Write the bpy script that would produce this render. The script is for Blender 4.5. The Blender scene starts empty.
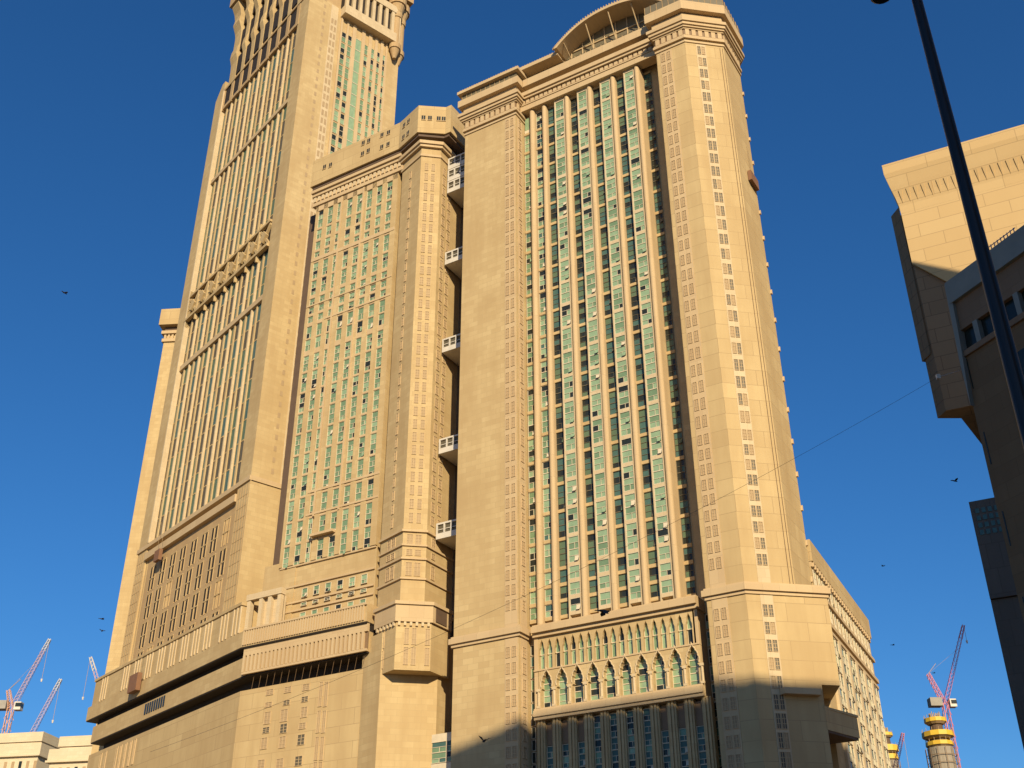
import bpy, bmesh, math, random
from mathutils import Vector, Matrix
random.seed(7)
SC = bpy.context.scene
COL = SC.collection
R = math.radians

# ------------------------------------------------------------ camera, sky, sun, exposure
F_PX, PITCH, ROLL = 1135.76, 29.937, -0.2
cam_d = bpy.data.cameras.new("camera"); cam = bpy.data.objects.new("camera", cam_d); COL.objects.link(cam)
cam_d.sensor_width = 36.0; cam_d.lens = F_PX / 1024 * 36.0
cam_d.clip_start = 0.1; cam_d.clip_end = 20000
CAM = Vector((0, 0, 1.7))
c_, s_ = math.cos(R(PITCH)), math.sin(R(PITCH))
FW = Vector((0, c_, s_)); UP0 = Vector((0, -s_, c_)); RT0 = Vector((1, 0, 0))
cr, sr = math.cos(R(ROLL)), math.sin(R(ROLL))
RT = RT0 * cr + UP0 * sr; UP = UP0 * cr - RT0 * sr
cam.matrix_world = Matrix(((RT.x, UP.x, -FW.x, CAM.x), (RT.y, UP.y, -FW.y, CAM.y), (RT.z, UP.z, -FW.z, CAM.z), (0, 0, 0, 1)))
SC.camera = cam

SUN_AZ, SUN_EL = 9.5, 24.0          # degrees to the right of straight behind the camera
SUN_DIR = Vector((math.sin(R(SUN_AZ)) * math.cos(R(SUN_EL)), -math.cos(R(SUN_AZ)) * math.cos(R(SUN_EL)), math.sin(R(SUN_EL))))
w = bpy.data.worlds.new("World"); SC.world = w; w.use_nodes = True
nt = w.node_tree; bg = nt.nodes['Background']
sky = nt.nodes.new('ShaderNodeTexSky'); sky.sky_type = 'NISHITA'; sky.sun_disc = False
sky.sun_elevation = R(SUN_EL); sky.sun_rotation = math.atan2(SUN_DIR.x, SUN_DIR.y)
sky.altitude = 300; sky.air_density = 1.25; sky.dust_density = 0.6; sky.ozone_density = 10.0
hs = nt.nodes.new('ShaderNodeHueSaturation'); hs.inputs['Saturation'].default_value = 1.08; nt.links.new(sky.outputs[0], hs.inputs['Color']); nt.links.new(hs.outputs[0], bg.inputs[0]); bg.inputs[1].default_value = 0.086
sun_d = bpy.data.lights.new("sun", 'SUN'); sun_d.energy = 4.75; sun_d.angle = R(0.5); sun_d.color = (1.0, 0.825, 0.55)
sun = bpy.data.objects.new("sun", sun_d); COL.objects.link(sun)
sun.rotation_euler = SUN_DIR.to_track_quat('Z', 'Y').to_euler(); sun.location = (60, -100, 150)
vs = SC.view_settings; vs.view_transform = 'Standard'; vs.look = 'None'; vs.exposure = 0.42; vs.gamma = 1.0; vs.use_curve_mapping = False

# ------------------------------------------------------------ frames (a facade's right / inward / up)
def ray(x, y): return FW * F_PX + RT * (x - 512) + UP * (384 - y)
def gp(x, y, d):
    v = ray(x, y); return CAM + v / math.hypot(v.x, v.y) * d
class Frame:
    def __init__(s, o, az):
        s.o = Vector((o[0], o[1], 0)); a = R(az)
        s.X = Vector((math.sin(a), math.cos(a), 0)); s.Y = Vector((-s.X.y, s.X.x, 0)); s.rz = math.atan2(s.X.y, s.X.x)
    def w(s, x, y, z=0): return s.o + s.X * x + s.Y * y + Vector((0, 0, z))
    def loc(s, P): q = P - s.o; return Vector((q.dot(s.X), q.dot(s.Y), P.z))
    def at(s, x, y, ly):
        d = ray(x, y); t = ((s.o - CAM).dot(s.Y) + ly) / d.dot(s.Y); return s.loc(CAM + d * t)
def pix(P):
    q = P - CAM; d = q.dot(FW)
    return (512 + F_PX * q.dot(RT) / d, 384 - F_PX * q.dot(UP) / d) if d > 1 else (-9999, -9999)

# ------------------------------------------------------------ materials
def mat_new(name):
    m = bpy.data.materials.new(name); m.use_nodes = True
    return m, m.node_tree, m.node_tree.nodes['Principled BSDF']
def stone(name, c1, c2, joint=None, bw=2.4, bh=1.2, mortar=0.03, rough=0.85, streak=0.85, var=0.6):
    m, t, b = mat_new(name); N, L = t.nodes.new, t.links.new
    uv = N('ShaderNodeUVMap'); uv.uv_map = 'UVMap'
    br = N('ShaderNodeTexBrick'); br.offset = 0.5; br.inputs['Scale'].default_value = 1.0
    br.inputs['Brick Width'].default_value = bw; br.inputs['Row Height'].default_value = bh
    br.inputs['Mortar Size'].default_value = mortar; br.inputs['Mortar Smooth'].default_value = 0.2; br.inputs['Bias'].default_value = 0.0
    mid = tuple(c1[i] * (1 - var) + c2[i] * var for i in range(3))
    br.inputs['Color1'].default_value = (*c1, 1); br.inputs['Color2'].default_value = (*mid, 1)
    j = joint or tuple(v * 0.74 for v in c1); br.inputs['Mortar'].default_value = (*j, 1)
    L(uv.outputs[0], br.inputs['Vector'])
    mp = N('ShaderNodeMapping'); mp.inputs['Scale'].default_value = (0.35, 0.035, 0.35); L(uv.outputs[0], mp.inputs[0])
    nz = N('ShaderNodeTexNoise'); nz.inputs['Scale'].default_value = 1.0; nz.inputs['Detail'].default_value = 6; nz.inputs['Roughness'].default_value = 0.65
    L(mp.outputs[0], nz.inputs['Vector'])
    n2 = N('ShaderNodeTexNoise'); n2.inputs['Scale'].default_value = 0.09; n2.inputs['Detail'].default_value = 4
    geo = N('ShaderNodeNewGeometry'); L(geo.outputs['Position'], n2.inputs['Vector'])
    add = N('ShaderNodeMath'); add.operation = 'ADD'; L(nz.outputs[0], add.inputs[0]); L(n2.outputs[0], add.inputs[1])
    rp = N('ShaderNodeMapRange'); rp.inputs[1].default_value = 0.82; rp.inputs[2].default_value = 1.25; rp.inputs[3].default_value = 0.0; rp.inputs[4].default_value = streak
    L(add.outputs[0], rp.inputs[0])
    mx = N('ShaderNodeMix'); mx.data_type = 'RGBA'; L(rp.outputs[0], mx.inputs[0]); L(br.outputs[0], mx.inputs[6]); mx.inputs[7].default_value = (*c2, 1)
    L(mx.outputs[2], b.inputs['Base Color']); b.inputs['Roughness'].default_value = rough; b.inputs['Specular IOR Level'].default_value = 0.2
    n3 = N('ShaderNodeTexNoise'); n3.inputs['Scale'].default_value = 3.0; n3.inputs['Detail'].default_value = 4; L(geo.outputs['Position'], n3.inputs['Vector'])
    bp = N('ShaderNodeBump'); bp.inputs['Strength'].default_value = 0.15; bp.inputs['Distance'].default_value = 0.05
    L(n3.outputs[0], bp.inputs['Height']); L(bp.outputs[0], b.inputs['Normal'])
    return m
def plain(name, c, rough=0.6, metal=0.0, spec=0.4, nscale=0.6, amt=0.2):
    m, t, b = mat_new(name); N, L = t.nodes.new, t.links.new
    geo = N('ShaderNodeNewGeometry'); nz = N('ShaderNodeTexNoise'); nz.inputs['Scale'].default_value = nscale; nz.inputs['Detail'].default_value = 5
    L(geo.outputs['Position'], nz.inputs['Vector'])
    mx = N('ShaderNodeMix'); mx.data_type = 'RGBA'; L(nz.outputs[0], mx.inputs[0])
    mx.inputs[6].default_value = (*[v * (1 - amt) for v in c], 1); mx.inputs[7].default_value = (*[min(1, v * (1 + amt)) for v in c], 1)
    L(mx.outputs[2], b.inputs['Base Color']); b.inputs['Roughness'].default_value = rough; b.inputs['Metallic'].default_value = metal; b.inputs['Specular IOR Level'].default_value = spec
    return m
SB = (0.52, 0.392, 0.205); SB2 = (0.405, 0.285, 0.14)
M = {}
M['stone'] = stone('stone_cladding', SB, SB2)
M['stone_big'] = stone('stone_panel', (0.52, 0.39, 0.20), SB2, joint=(0.30, 0.21, 0.11), bw=7.0, bh=3.3, mortar=0.05)
M['trim'] = stone('stone_trim', (0.52, 0.39, 0.225), (0.45, 0.32, 0.18), bw=3.0, bh=5.0, streak=0.35)
M['cream'] = stone('cream_panel', (0.565, 0.45, 0.285), (0.47, 0.36, 0.215), bw=1.6, bh=1.6, streak=0.3)
M['warm'] = stone('warm_stone', (0.47, 0.33, 0.17), (0.38, 0.255, 0.13), bw=2.0, bh=1.0)
M['frame'] = plain('window_frame', (0.58, 0.50, 0.36), 0.5)
M['white'] = plain('white_metal', (0.56, 0.52, 0.45), 0.5)
def glass(name, c, rough=0.12, spec=0.6): return plain(name, c, rough, 0.0, spec, 0.9, 0.25)
M['g_light'] = glass('glass_pale_green', (0.245, 0.345, 0.205))
M['g_mid'] = glass('glass_green', (0.155, 0.235, 0.13))
M['g_dark'] = glass('glass_dark', (0.022, 0.026, 0.022), 0.2, 0.35)
M['g_teal'] = glass('glass_teal', (0.06, 0.12, 0.105), 0.3, 0.3)
M['strip_green'] = plain('strip_glass', (0.095, 0.145, 0.085), 0.4)
M['shade_frame'] = plain('shaded_window_frame', (0.13, 0.11, 0.07), 0.5)  # window frame darkened for the shade in the recesses
M['slit_dark'] = plain('slit_glass', (0.10, 0.085, 0.055), 0.55)
M['g_brown'] = plain('screen_and_shade_brown', (0.20, 0.125, 0.065), 0.6)
M['lattice'] = plain('stone_lattice', (0.36, 0.255, 0.14), 0.8)
M['dark'] = plain('void_shade', (0.025, 0.018, 0.014), 0.8)  # near-black that stands in for shade in slots and soffits
M['shadow_wall'] = plain('shade_and_core_brown', (0.11, 0.07, 0.045), 0.8)  # dark brown for shade in gaps and slots, also tower cores
M['olive'] = plain('roof_glazing', (0.16, 0.135, 0.085), 0.35)
WIN = [M['frame'], M['g_light'], M['g_mid'], M['g_dark'], M['g_brown'], M['g_teal']]

# ------------------------------------------------------------ mesh builder
class MB:
    def __init__(s): s.v = []; s.f = []; s.m = []
    def add(s, vs, fs, m=0):
        n = len(s.v); s.v += [tuple(p) for p in vs]
        for f in fs: s.f.append([i + n for i in f]); s.m.append(m)
    def box(s, x0, x1, y0, y1, z0, z1, m=0):
        s.add([(x0, y0, z0), (x1, y0, z0), (x1, y1, z0), (x0, y1, z0), (x0, y0, z1), (x1, y0, z1), (x1, y1, z1), (x0, y1, z1)],
              [(0, 3, 2, 1), (4, 5, 6, 7), (0, 1, 5, 4), (1, 2, 6, 5), (2, 3, 7, 6), (3, 0, 4, 7)], m)
    def prism(s, poly, z0, z1, m=0):
        if sum(poly[i][0] * poly[(i + 1) % len(poly)][1] - poly[(i + 1) % len(poly)][0] * poly[i][1] for i in range(len(poly))) < 0: poly = poly[::-1]
        n = len(poly)
        s.add([(p[0], p[1], z0) for p in poly] + [(p[0], p[1], z1) for p in poly],
              [tuple(range(n))[::-1], tuple(range(n, 2 * n))] + [(i, (i + 1) % n, n + (i + 1) % n, n + i) for i in range(n)], m)
    def xz(s, poly, y0, y1, m=0):       # outline in x,z extruded along y
        if sum(poly[i][0] * poly[(i + 1) % len(poly)][1] - poly[(i + 1) % len(poly)][0] * poly[i][1] for i in range(len(poly))) < 0: poly = poly[::-1]
        n = len(poly)
        s.add([(p[0], y0, p[1]) for p in poly] + [(p[0], y1, p[1]) for p in poly],
              [tuple(range(n)), tuple(range(n, 2 * n))[::-1]] + [(i, n + i, n + (i + 1) % n, (i + 1) % n) for i in range(n)], m)
    def yz(s, poly, x0, x1, m=0):       # outline in y,z extruded along x
        if sum(poly[i][0] * poly[(i + 1) % len(poly)][1] - poly[(i + 1) % len(poly)][0] * poly[i][1] for i in range(len(poly))) < 0: poly = poly[::-1]
        n = len(poly)
        s.add([(x0, p[0], p[1]) for p in poly] + [(x1, p[0], p[1]) for p in poly],
              [tuple(range(n))[::-1], tuple(range(n, 2 * n))] + [(i, (i + 1) % n, n + (i + 1) % n, n + i) for i in range(n)], m)
    def bar(s, a, b, r=0.1, n=6, r2=None, m=0):
        a, b = Vector(a), Vector(b); d = (b - a)
        if d.length < 1e-6: return
        d.normalize(); u = d.orthogonal().normalized(); v = d.cross(u); r2 = r if r2 is None else r2
        ring = lambda c, q: [c + (u * math.cos(2 * math.pi * i / n) + v * math.sin(2 * math.pi * i / n)) * q for i in range(n)]
        s.add(ring(a, r) + ring(b, r2), [(i, (i + 1) % n, n + (i + 1) % n, n + i) for i in range(n)] + [tuple(range(n))[::-1], tuple(range(n, 2 * n))], m)
    def tube(s, pts, r, n=6, m=0):
        for a, b in zip(pts[:-1], pts[1:]): s.bar(a, b, r, n, None, m)
    def band(s, path, z0, z1, off, back=0.6, m=0):   # a moulding that follows a plan path (outside on the right of travel)
        s.prism(offs(path, off) + offs(path, -back)[::-1], z0, z1, m)
    def build(s, name, mats, root=None, smooth=False, parent=None, kind=None, label=None):
        if not isinstance(mats, (list, tuple)): mats = [mats]
        me = bpy.data.meshes.new(name)
        off = OFF[root.name] if root is not None else (0, 0, 0)
        me.from_pydata([(p[0] - off[0], p[1] - off[1], p[2] - off[2]) for p in s.v], [], s.f)
        for mm in mats: me.materials.append(mm)
        me.polygons.foreach_set('material_index', s.m)
        uvl = me.uv_layers.new(name='UVMap').data
        V = s.v
        for p in me.polygons:
            n = p.normal
            if abs(n.z) > 0.75:
                for li in p.loop_indices: q = V[me.loops[li].vertex_index]; uvl[li].uv = (q[0], q[1])
            else:
                l = math.hypot(n.x, n.y) or 1; tx, ty = -n.y / l, n.x / l
                for li in p.loop_indices: q = V[me.loops[li].vertex_index]; uvl[li].uv = (q[0] * tx + q[1] * ty, q[2])
            p.use_smooth = smooth
        me.update()
        o = bpy.data.objects.new(name, me); COL.objects.link(o)
        if root is not None: o.parent = parent or root
        if kind: o['kind'] = kind
        if label: o['label'] = label
        return o
def offs(path, d):
    out = []
    for i, p in enumerate(path):
        ns = []
        if i > 0: ns.append((p[1] - path[i - 1][1], -(p[0] - path[i - 1][0])))
        if i < len(path) - 1: ns.append((path[i + 1][1] - p[1], -(path[i + 1][0] - p[0])))
        ns = [Vector(n).normalized() for n in ns]
        if len(ns) == 1: k = ns[0]
        else: k = (ns[0] + ns[1]); k = k / max(0.3, k.dot(ns[0]))
        out.append((p[0] + k[0] * d, p[1] + k[1] * d))
    return out
OFF = {}
def thing(name, label, cat, fr, cx, cy, group=None, cz=0):
    o = bpy.data.objects.new(name, None); COL.objects.link(o); o.empty_display_size = 2
    o.location = fr.w(cx, cy, cz); o.rotation_euler = (0, 0, fr.rz)
    o['label'] = label; o['category'] = cat
    if group: o['group'] = group
    OFF[o.name] = (cx, cy, cz); return o
def tag(o, label, cat, group=None):
    o['label'] = label; o['category'] = cat
    if group: o['group'] = group
    return o
class Set:      # many equal parts: the 100 that show largest become parts, the rest one part of kind stuff
    def __init__(s, name, root, fr, mats, limit=100): s.n, s.r, s.fr, s.mats, s.l, s.it = name, root, fr, mats, limit, []
    def add(s, fn, x, y, z0, z1, wx, wy=0):
        P = [pix(s.fr.w(x + a * wx / 2, y + a * wy / 2, z)) for a in (-1, 1) for z in (z0, z1)]
        area = abs((P[2][0] - P[0][0]) * (P[1][1] - P[0][1]) - (P[2][1] - P[0][1]) * (P[1][0] - P[0][0]))
        cxp = sum(p[0] for p in P) / 4; cyp = sum(p[1] for p in P) / 4
        if not (0 <= cxp <= 1024 and 0 <= cyp <= 768): area = 0
        s.it.append((area, fn))
    def done(s):
        s.it.sort(key=lambda t: -t[0])
        for a, fn in s.it[:s.l]:
            mb = MB(); fn(mb); mb.build(s.n, s.mats, s.r)
        if len(s.it) > s.l:
            mb = MB()
            for a, fn in s.it[s.l:]: fn(mb)
            mb.build(s.n, s.mats, s.r, kind='stuff')
GL = lambda a=0.5, b=0.33, t=0.0: random.choices([1, 2, 3, 5], [a, b, max(0, 1 - a - b - t), t])[0]
def sash(mb, x0, x1, y, z0, z1, storeys=1, a=0.5, b=0.33, t=0.0, fw=0.09, rich=True):
    """a framed window facing -y: outer frame, panes with a transom and a small opening sash"""
    d = 0.14
    mb.box(x0, x0 + fw, y - d, y + 0.05, z0, z1, 0); mb.box(x1 - fw, x1, y - d, y + 0.05, z0, z1, 0)
    mb.box(x0 + fw, x1 - fw, y - d, y + 0.05, z0, z0 + fw, 0); mb.box(x0 + fw, x1 - fw, y - d, y + 0.05, z1 - fw, z1, 0)
    h = (z1 - z0) / storeys; X0, X1 = x0 + fw, x1 - fw
    for k in range(storeys):
        b0 = z0 + k * h + (fw if k == 0 else 0.08); b1 = z0 + (k + 1) * h - (fw if k == storeys - 1 else 0.08)
        if k: mb.box(X0, X1, y - d * 0.8, y + 0.05, b0 - 0.16, b0, 0)
        if not rich:
            mb.box(X0, X1, y, y + 0.05, b0, b1, GL(a, b, t)); continue
        zt = b0 + (b1 - b0) * random.choice((0.42, 0.5, 0.5)); xm = X0 + (X1 - X0) * 0.6
        mb.box(X0, X1, y, y + 0.05, zt + 0.04, b1, GL(a, b, t))
        mb.box(X0, X1, y - d * 0.7, y + 0.05, zt - 0.04, zt + 0.04, 0)
        mb.box(X0, xm - 0.035, y, y + 0.05, b0, zt - 0.04, GL(a, b, t)); mb.box(xm - 0.035, xm + 0.035, y - d * 0.7, y + 0.05, b0, zt - 0.04, 0)
        r = random.random()
        if r < 0.22:      # the opening sash stands out, tilted
            mb.add([(xm + 0.06, y - 0.45, b0), (X1, y - 0.45, b0), (X1, y - 0.02, zt - 0.07), (xm + 0.06, y - 0.02, zt - 0.07)], [(0, 1, 2, 3)], random.choice((0, 1)))
            mb.box(xm + 0.05, X1, y + 0.02, y + 0.05, b0, zt - 0.06, 3)
        else: mb.box(xm + 0.05, X1, y, y + 0.05, b0, zt - 0.06, GL(a, b * 0.8, t))
def xf(mb_local, o, ang, out):      # rotate a locally built mesh (about z) and place it, into out
    c, s = math.cos(ang), math.sin(ang)
    n = len(out.v); out.v += [(o[0] + p[0] * c - p[1] * s, o[1] + p[0] * s + p[1] * c, p[2]) for p in mb_local.v]
    for f, m in zip(mb_local.f, mb_local.m): out.f.append([i + n for i in f]); out.m.append(m)
def slit(mb, x0, x1, y, z0, z1, m=0, gm=1):     # narrow lattice window in a stone strip
    mb.box(x0, x1, y - 0.02, y + 0.1, z0, z1, gm)
    mb.box(x0 - 0.08, x0, y - 0.12, y + 0.1, z0 - 0.08, z1 + 0.08, m); mb.box(x1, x1 + 0.08, y - 0.12, y + 0.1, z0 - 0.08, z1 + 0.08, m)
    mb.box(x0, x1, y - 0.12, y + 0.1, z1, z1 + 0.08, m); mb.box(x0, x1, y - 0.12, y + 0.1, z0 - 0.08, z0, m)
    xm = (x0 + x1) / 2; mb.box(xm - 0.04, xm + 0.04, y - 0.08, y - 0.02, z0, z1, m)
    for k in (1, 2): z = z0 + (z1 - z0) * k / 3; mb.box(x0, x1, y - 0.075, y - 0.02, z - 0.04, z + 0.04, m)
SLIT = [M['trim'], M['lattice'], M['slit_dark']]
def dentils(mb, path, z0, z1, step, wd, out, m=0):
    for (a, b) in zip(path[:-1], path[1:]):
        d = Vector((b[0] - a[0], b[1] - a[1])); L = d.length; d.normalize(); n = Vector((d.y, -d.x))
        k = int((L - 0.4) / step)
        for i in range(k):
            c = Vector(a) + d * ((i + 0.5) * L / k)
            p = [c - d * wd / 2 - n * 0.1, c + d * wd / 2 - n * 0.1, c + d * wd / 2 + n * out, c - d * wd / 2 + n * out]
            mb.prism([(q.x, q.y) for q in p], z0, z1, m)

# ------------------------------------------------------------ ground
P = gp(745, 590, 190.0)
FA = Frame(P, 180 - 58.96)           # the two hotel blocks share this line of facade
PT = gp(251, 475, 270.0)
TF = Frame(PT, 90 - 40.09)           # tall tower, sunlit face
TL = Frame(PT, 180 - 40.09)          # tall tower, raking face
gm, gt_, gb = mat_new('asphalt'); 
nz = gt_.nodes.new('ShaderNodeTexNoise'); nz.inputs['Scale'].default_value = 40; rp = gt_.nodes.new('ShaderNodeMapRange'); rp.inputs[3].default_value = 0.05; rp.inputs[4].default_value = 0.08
gt_.links.new(nz.outputs[0], rp.inputs[0]); gt_.links.new(rp.outputs[0], gb.inputs['Base Color']); gb.inputs['Roughness'].default_value = 0.9
mb = MB(); mb.add([(-6000, -6000, 0), (6000, -6000, 0), (6000, 6000, 0), (-6000, 6000, 0)], [(0, 1, 2, 3)]); g = mb.build('ground', gm); g['kind'] = 'structure'
PV = [(-420, -40), (420, -40), (420, 500), (-420, 500)]
mb = MB(); mb.add([(*p, 0.12) for p in PV], [(0, 1, 2, 3)])
for a, b in zip(PV, PV[1:] + PV[:1]):
    mb.add([(*a, 0), (*b, 0), (*b, 0.12), (*a, 0.12)], [(0, 1, 2, 3)])
g = mb.build('pavement', stone('pavement_slabs', (0.30, 0.22, 0.13), (0.24, 0.17, 0.10), bw=0.6, bh=0.6, mortar=0.01)); g['kind'] = 'structure'

# ------------------------------------------------------------ CENTRAL BLOCK
ct = thing('hotel_block', 'tall beige block with bay windows, pointed arches and a curved roof canopy', 'building', FA, -27, 13)
PIER = [(-59.8, 10), (-59.8, 0), (-45, 0), (-45, 5.2)]
WING = [(-7.1, 5.2), (-7.1, 0), (0, 0), (7, 6), (7, 16.5), (2, 22)]
CA = math.atan2(6, 7)
mb = MB(); mb.box(-59, -13.6, 4.5, 40, 0, 206.5); mb.box(-13.65, -5.2, 6.3, 39.9, 0, 206.4); mb.build('wall', M['stone'], ct)
mb = MB(); mb.prism([(-59.8, 0), (-45, 0), (-45, 38), (-59.8, 38)], 0, 205.8); mb.build('pier', M['stone'], ct)
mb = MB(); mb.prism([(-7.1, 0), (0, 0), (7, 6), (7, 16.5), (0.5, 23), (-5.0, 41), (-7.1, 41)], 68, 205.8)
mb.prism([(-7.1, 0.02), (0, 0.02), (11.2, 9.6), (5.2, 22), (2, 22), (-7.1, 22)], 52.2, 67.9)
mb.prism([(-7.1, 0.04), (0, 0.04), (8.75, 7.5), (3.0, 20), (2, 22), (-7.1, 22)], 0, 52.2)
mb.build('wing', M['stone_big'], ct)
# soffit under the widened corner, small ledge beneath
mb = MB(); mb.prism([(3.0, 2.57), (4.2, 1.9), (8.9, 6.0), (8.2, 7.0)], 50.2, 51.2); mb.build('ledge', M['trim'], ct)
# string course
for pth, d in (([(-59.8, 10), (-59.8, 0), (-45, 0), (-45, 3.2)], 0), ([(-7.1, 3.2), (-7.1, 0), (0, 0), (11.2, 9.6), (9.0, 14)], 0.1)):
    mb = MB()
    for z0, z1, o in ((67.3, 67.9, 0.35), (67.9, 69.0, 0.75), (69.0, 69.4, 0.4)): mb.band(pth, z0, z1, o - d)
    mb.build('string_course', M['trim'], ct)
# cornice
mb = MB()
for pth in (PIER, WING):
    for z0, z1, o in ((198.6, 199.1, 0.25), (199.7, 200.4, 0.5), (203.0, 203.5, 0.8), (203.5, 204.3, 1.15), (204.3, 205.2, 1.5)): mb.band(pth, z0, z1, o)
    mb.band(pth, 205.2, 207.6, 0.4)
mb.box(-44.7, -7.4, 2.2, 4.8, 201.0, 202.6); mb.box(-44.7, -7.4, 2.0, 4.8, 202.6, 202.95); mb.box(-44.7, -7.4, 2.3, 4.8, 202.95, 204.3); mb.box(-44.7, -7.4, 1.6, 4.8, 204.3, 205.0); mb.box(-44.7, -7.4, 1.2, 4.8, 205.0, 206.2)
mb.build('cornice', M['trim'], ct)
mb = MB()
for pth in (PIER, WING): dentils(mb, offs(pth, 0.1), 200.8, 202.6, 1.35, 0.95, 0.25); mb.band(pth, 200.8, 202.6, 0.12, 0.3, 1); mb.band(pth, 200.4, 200.8, 0.3); mb.band(pth, 202.6, 203.0, 0.45)
dentils(mb, [(-44.7, 2.3), (-7.4, 2.3)], 203.1, 204.15, 1.25, 0.9, 0.25); mb.box(-44.7, -7.45, 2.22, 2.28, 202.97, 204.25, 1)
mb.build('frieze', [M['trim'], M['g_brown']], ct)  # brown backing puts shade into the gaps between dentils
# roof storey: overhanging fascia, glazing, rail
mb = MB()
mb.band([(-59.8, 8), (-59.8, 0), (-45, 0), (-45, 2.5)], 207.6, 209.7, 1.5, 3); mb.band([(-7.1, 2.5), (-7.1, 0), (0, 0), (7, 6), (7, 16.5), (2, 22)], 207.9, 210.6, 1.6, 3)
mb.box(-43.4, -8.7, 0.9, 6, 207.65, 209.9)
mb.band([(-59.8, 8), (-59.8, 0), (-45, 0), (-45, 3)], 211.9, 212.8, 1.7, 3); mb.box(-44.6, -33.2, 0.6, 8, 213.3, 214.4)
mb.build('roof_fascia', M['trim'], ct)
mb = MB()
mb.band([(-59.8, 8), (-59.8, 0), (-45, 0), (-45, 3)], 209.7, 211.9, 0.7, 2); mb.band([(-7.1, 3), (-7.1, 0), (0, 0), (7, 6), (7, 16.5)], 210.6, 213.2, 1.35, 1.5)
mb.box(-44.6, -8.7, 3.6, 8, 206.2, 213.2)
mb.build('roof_glazing', M['olive'], ct)
mb = MB()
for pth, z0, z1, o in (([(-59.8, 8), (-59.8, 0), (-45, 0)], 209.7, 211.9, 0.75), ([(-7.1, 3), (-7.1, 0), (0, 0), (7, 6), (7, 16.5)], 210.6, 213.2, 1.4)):
    q = offs(pth, o)
    for a, b in zip(q[:-1], q[1:]):
        n = max(1, int((Vector(b) - Vector(a)).length / 1.3))
        for i in range(n):
            c = Vector(a).lerp(Vector(b), i / n); mb.box(c.x - 0.05, c.x + 0.05, c.y - 0.05, c.y + 0.05, z0, z1)
for i in range(24): mb.box(-44.4 + 1.45 * i, -44.25 + 1.45 * i, 3.45, 3.7, 209.9, 213.25)
mb.build('glazing_bar', M['warm'], ct, kind='stuff')
# slot below the fascia, a near-black box for its shade
mb = MB(); mb.box(-44.5, -7.6, 3.3, 4.9, 206.2, 207.6); mb.build('roof_slot', M['dark'], ct)
# curved canopy
AC, AR, AH, AZ = -18.6, 15.0, 6.5, 214.0
def arc(r, h, n=28): return [(AC - r * math.cos(math.pi * i / n), AZ + h * (1 - abs(math.cos(math.pi * i / n)) ** 2.3)) for i in range(n + 1)]
mb = MB(); mb.xz(arc(AR, AH) + arc(AR - 0.9, AH - 0.8)[::-1], -0.8, 9); cpy = mb.build('canopy', M['trim'], ct)
mb = MB(); mb.xz(arc(AR - 1.0, AH - 0.9), 4.2, 4.5); mb.build('canopy_glass', M['olive'], ct, parent=cpy)
mb = MB()
for i in range(-4, 5):
    x = AC + i * 3.1; h = AZ + (AH - 1.0) * max(0, 1 - abs(i * 3.1 / (AR - 0.9)) ** 2.3)
    mb.box(x - 0.12, x + 0.12, 3.95, 4.25, AZ - 3, h)
    if i % 2 == 0: mb.bar((x, 4.0, AZ - 1.0), (x, 0.0, h - 0.1), 0.16)
mb.box(AC - AR + 1, AC + AR - 1, 3.9, 4.2, AZ + 1.4, AZ + 1.7)
mb.build('canopy_strut', M['trim'], ct, parent=cpy, kind='stuff')
mb = MB()
for p in arc(AR + 0.15, AH + 0.15, 64)[:46]: mb.box(p[0] - 0.12, p[0] + 0.12, -0.7, -0.4, p[1] - 0.1, p[1] + 0.45)
for i in range(40): x = -60.8 + 0.72 * i; mb.box(x, x + 0.2, (-1.5 if x < -44 else 0.8), (-1.2 if x < -44 else 1.1), (212.8 if x < -44 else 214.4), (213.2 if x < -44 else 214.8))
mb.build('roof_spike', M['warm'], ct, kind='stuff')

# window bays
RIBS = [-38.8, -32.5, -26.3, -20.0, -13.7]
ZG = [200.6 - 6.0 * i for i in range(21)] + [77.3, 74.1, 70.9]
for x in RIBS + [-42.2]:
    mb = MB(); n = 12; r = 0.6 if x > -42 else 0.66
    pts = [(x - r * math.cos(math.pi * i / n), 3.45 - r * 1.1 * math.sin(math.pi * i / n)) for i in range(n + 1)]
    mb.prism(pts + [(x + r, 6.35 if x > -14 else 4.6), (x - r, 4.6)], 69.5, 200.9); mb.build('rib', M['trim'], ct)
BAYS = [(r + 2.95, r + 5.58) for r in RIBS[:-1]]
for x0, x1 in BAYS:
    mb = MB(); mb.box(x0, x0 + 0.24, 3.1, 4.6, 69.5, 200.9); mb.box(x1 - 0.08, x1 + 0.05, 3.1, 4.6, 69.5, 200.9)
    for a in ZG: mb.box(x0 + 0.24, x1 - 0.08, 3.16, 4.58, a - 0.3, a + 0.4)
    mb.build('bay', M['cream'], ct)
RECS = [(r + 0.54, r + 2.9) for r in RIBS[:-1]] + [(-13.1, -11.3)] + [(-44.8, -42.95), (-41.45, -39.65)]
mb = MB()
for x0, x1 in RECS:
    yy = 6.1 if x0 > -14 else (4.2 if x0 > -39 else 3.9)
    for a in ZG[(1 if x0 < -44 else 0):]: mb.box(x0, x1, yy - 0.12, 6.35 if x0 > -14 else 4.56, a - 0.3, a + 0.4)
mb.build('spandrel', M['stone'], ct, kind='stuff')
bw = Set('bay_window', ct, FA, WIN); rw = Set('window', ct, FA, WIN); iw = Set('inset_window', ct, FA, [M['shade_frame'], M['strip_green'], M['strip_green'], M['g_dark'], M['g_brown'], M['g_teal']])  # inset windows: darker frames and glass stand in for recess shade
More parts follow.
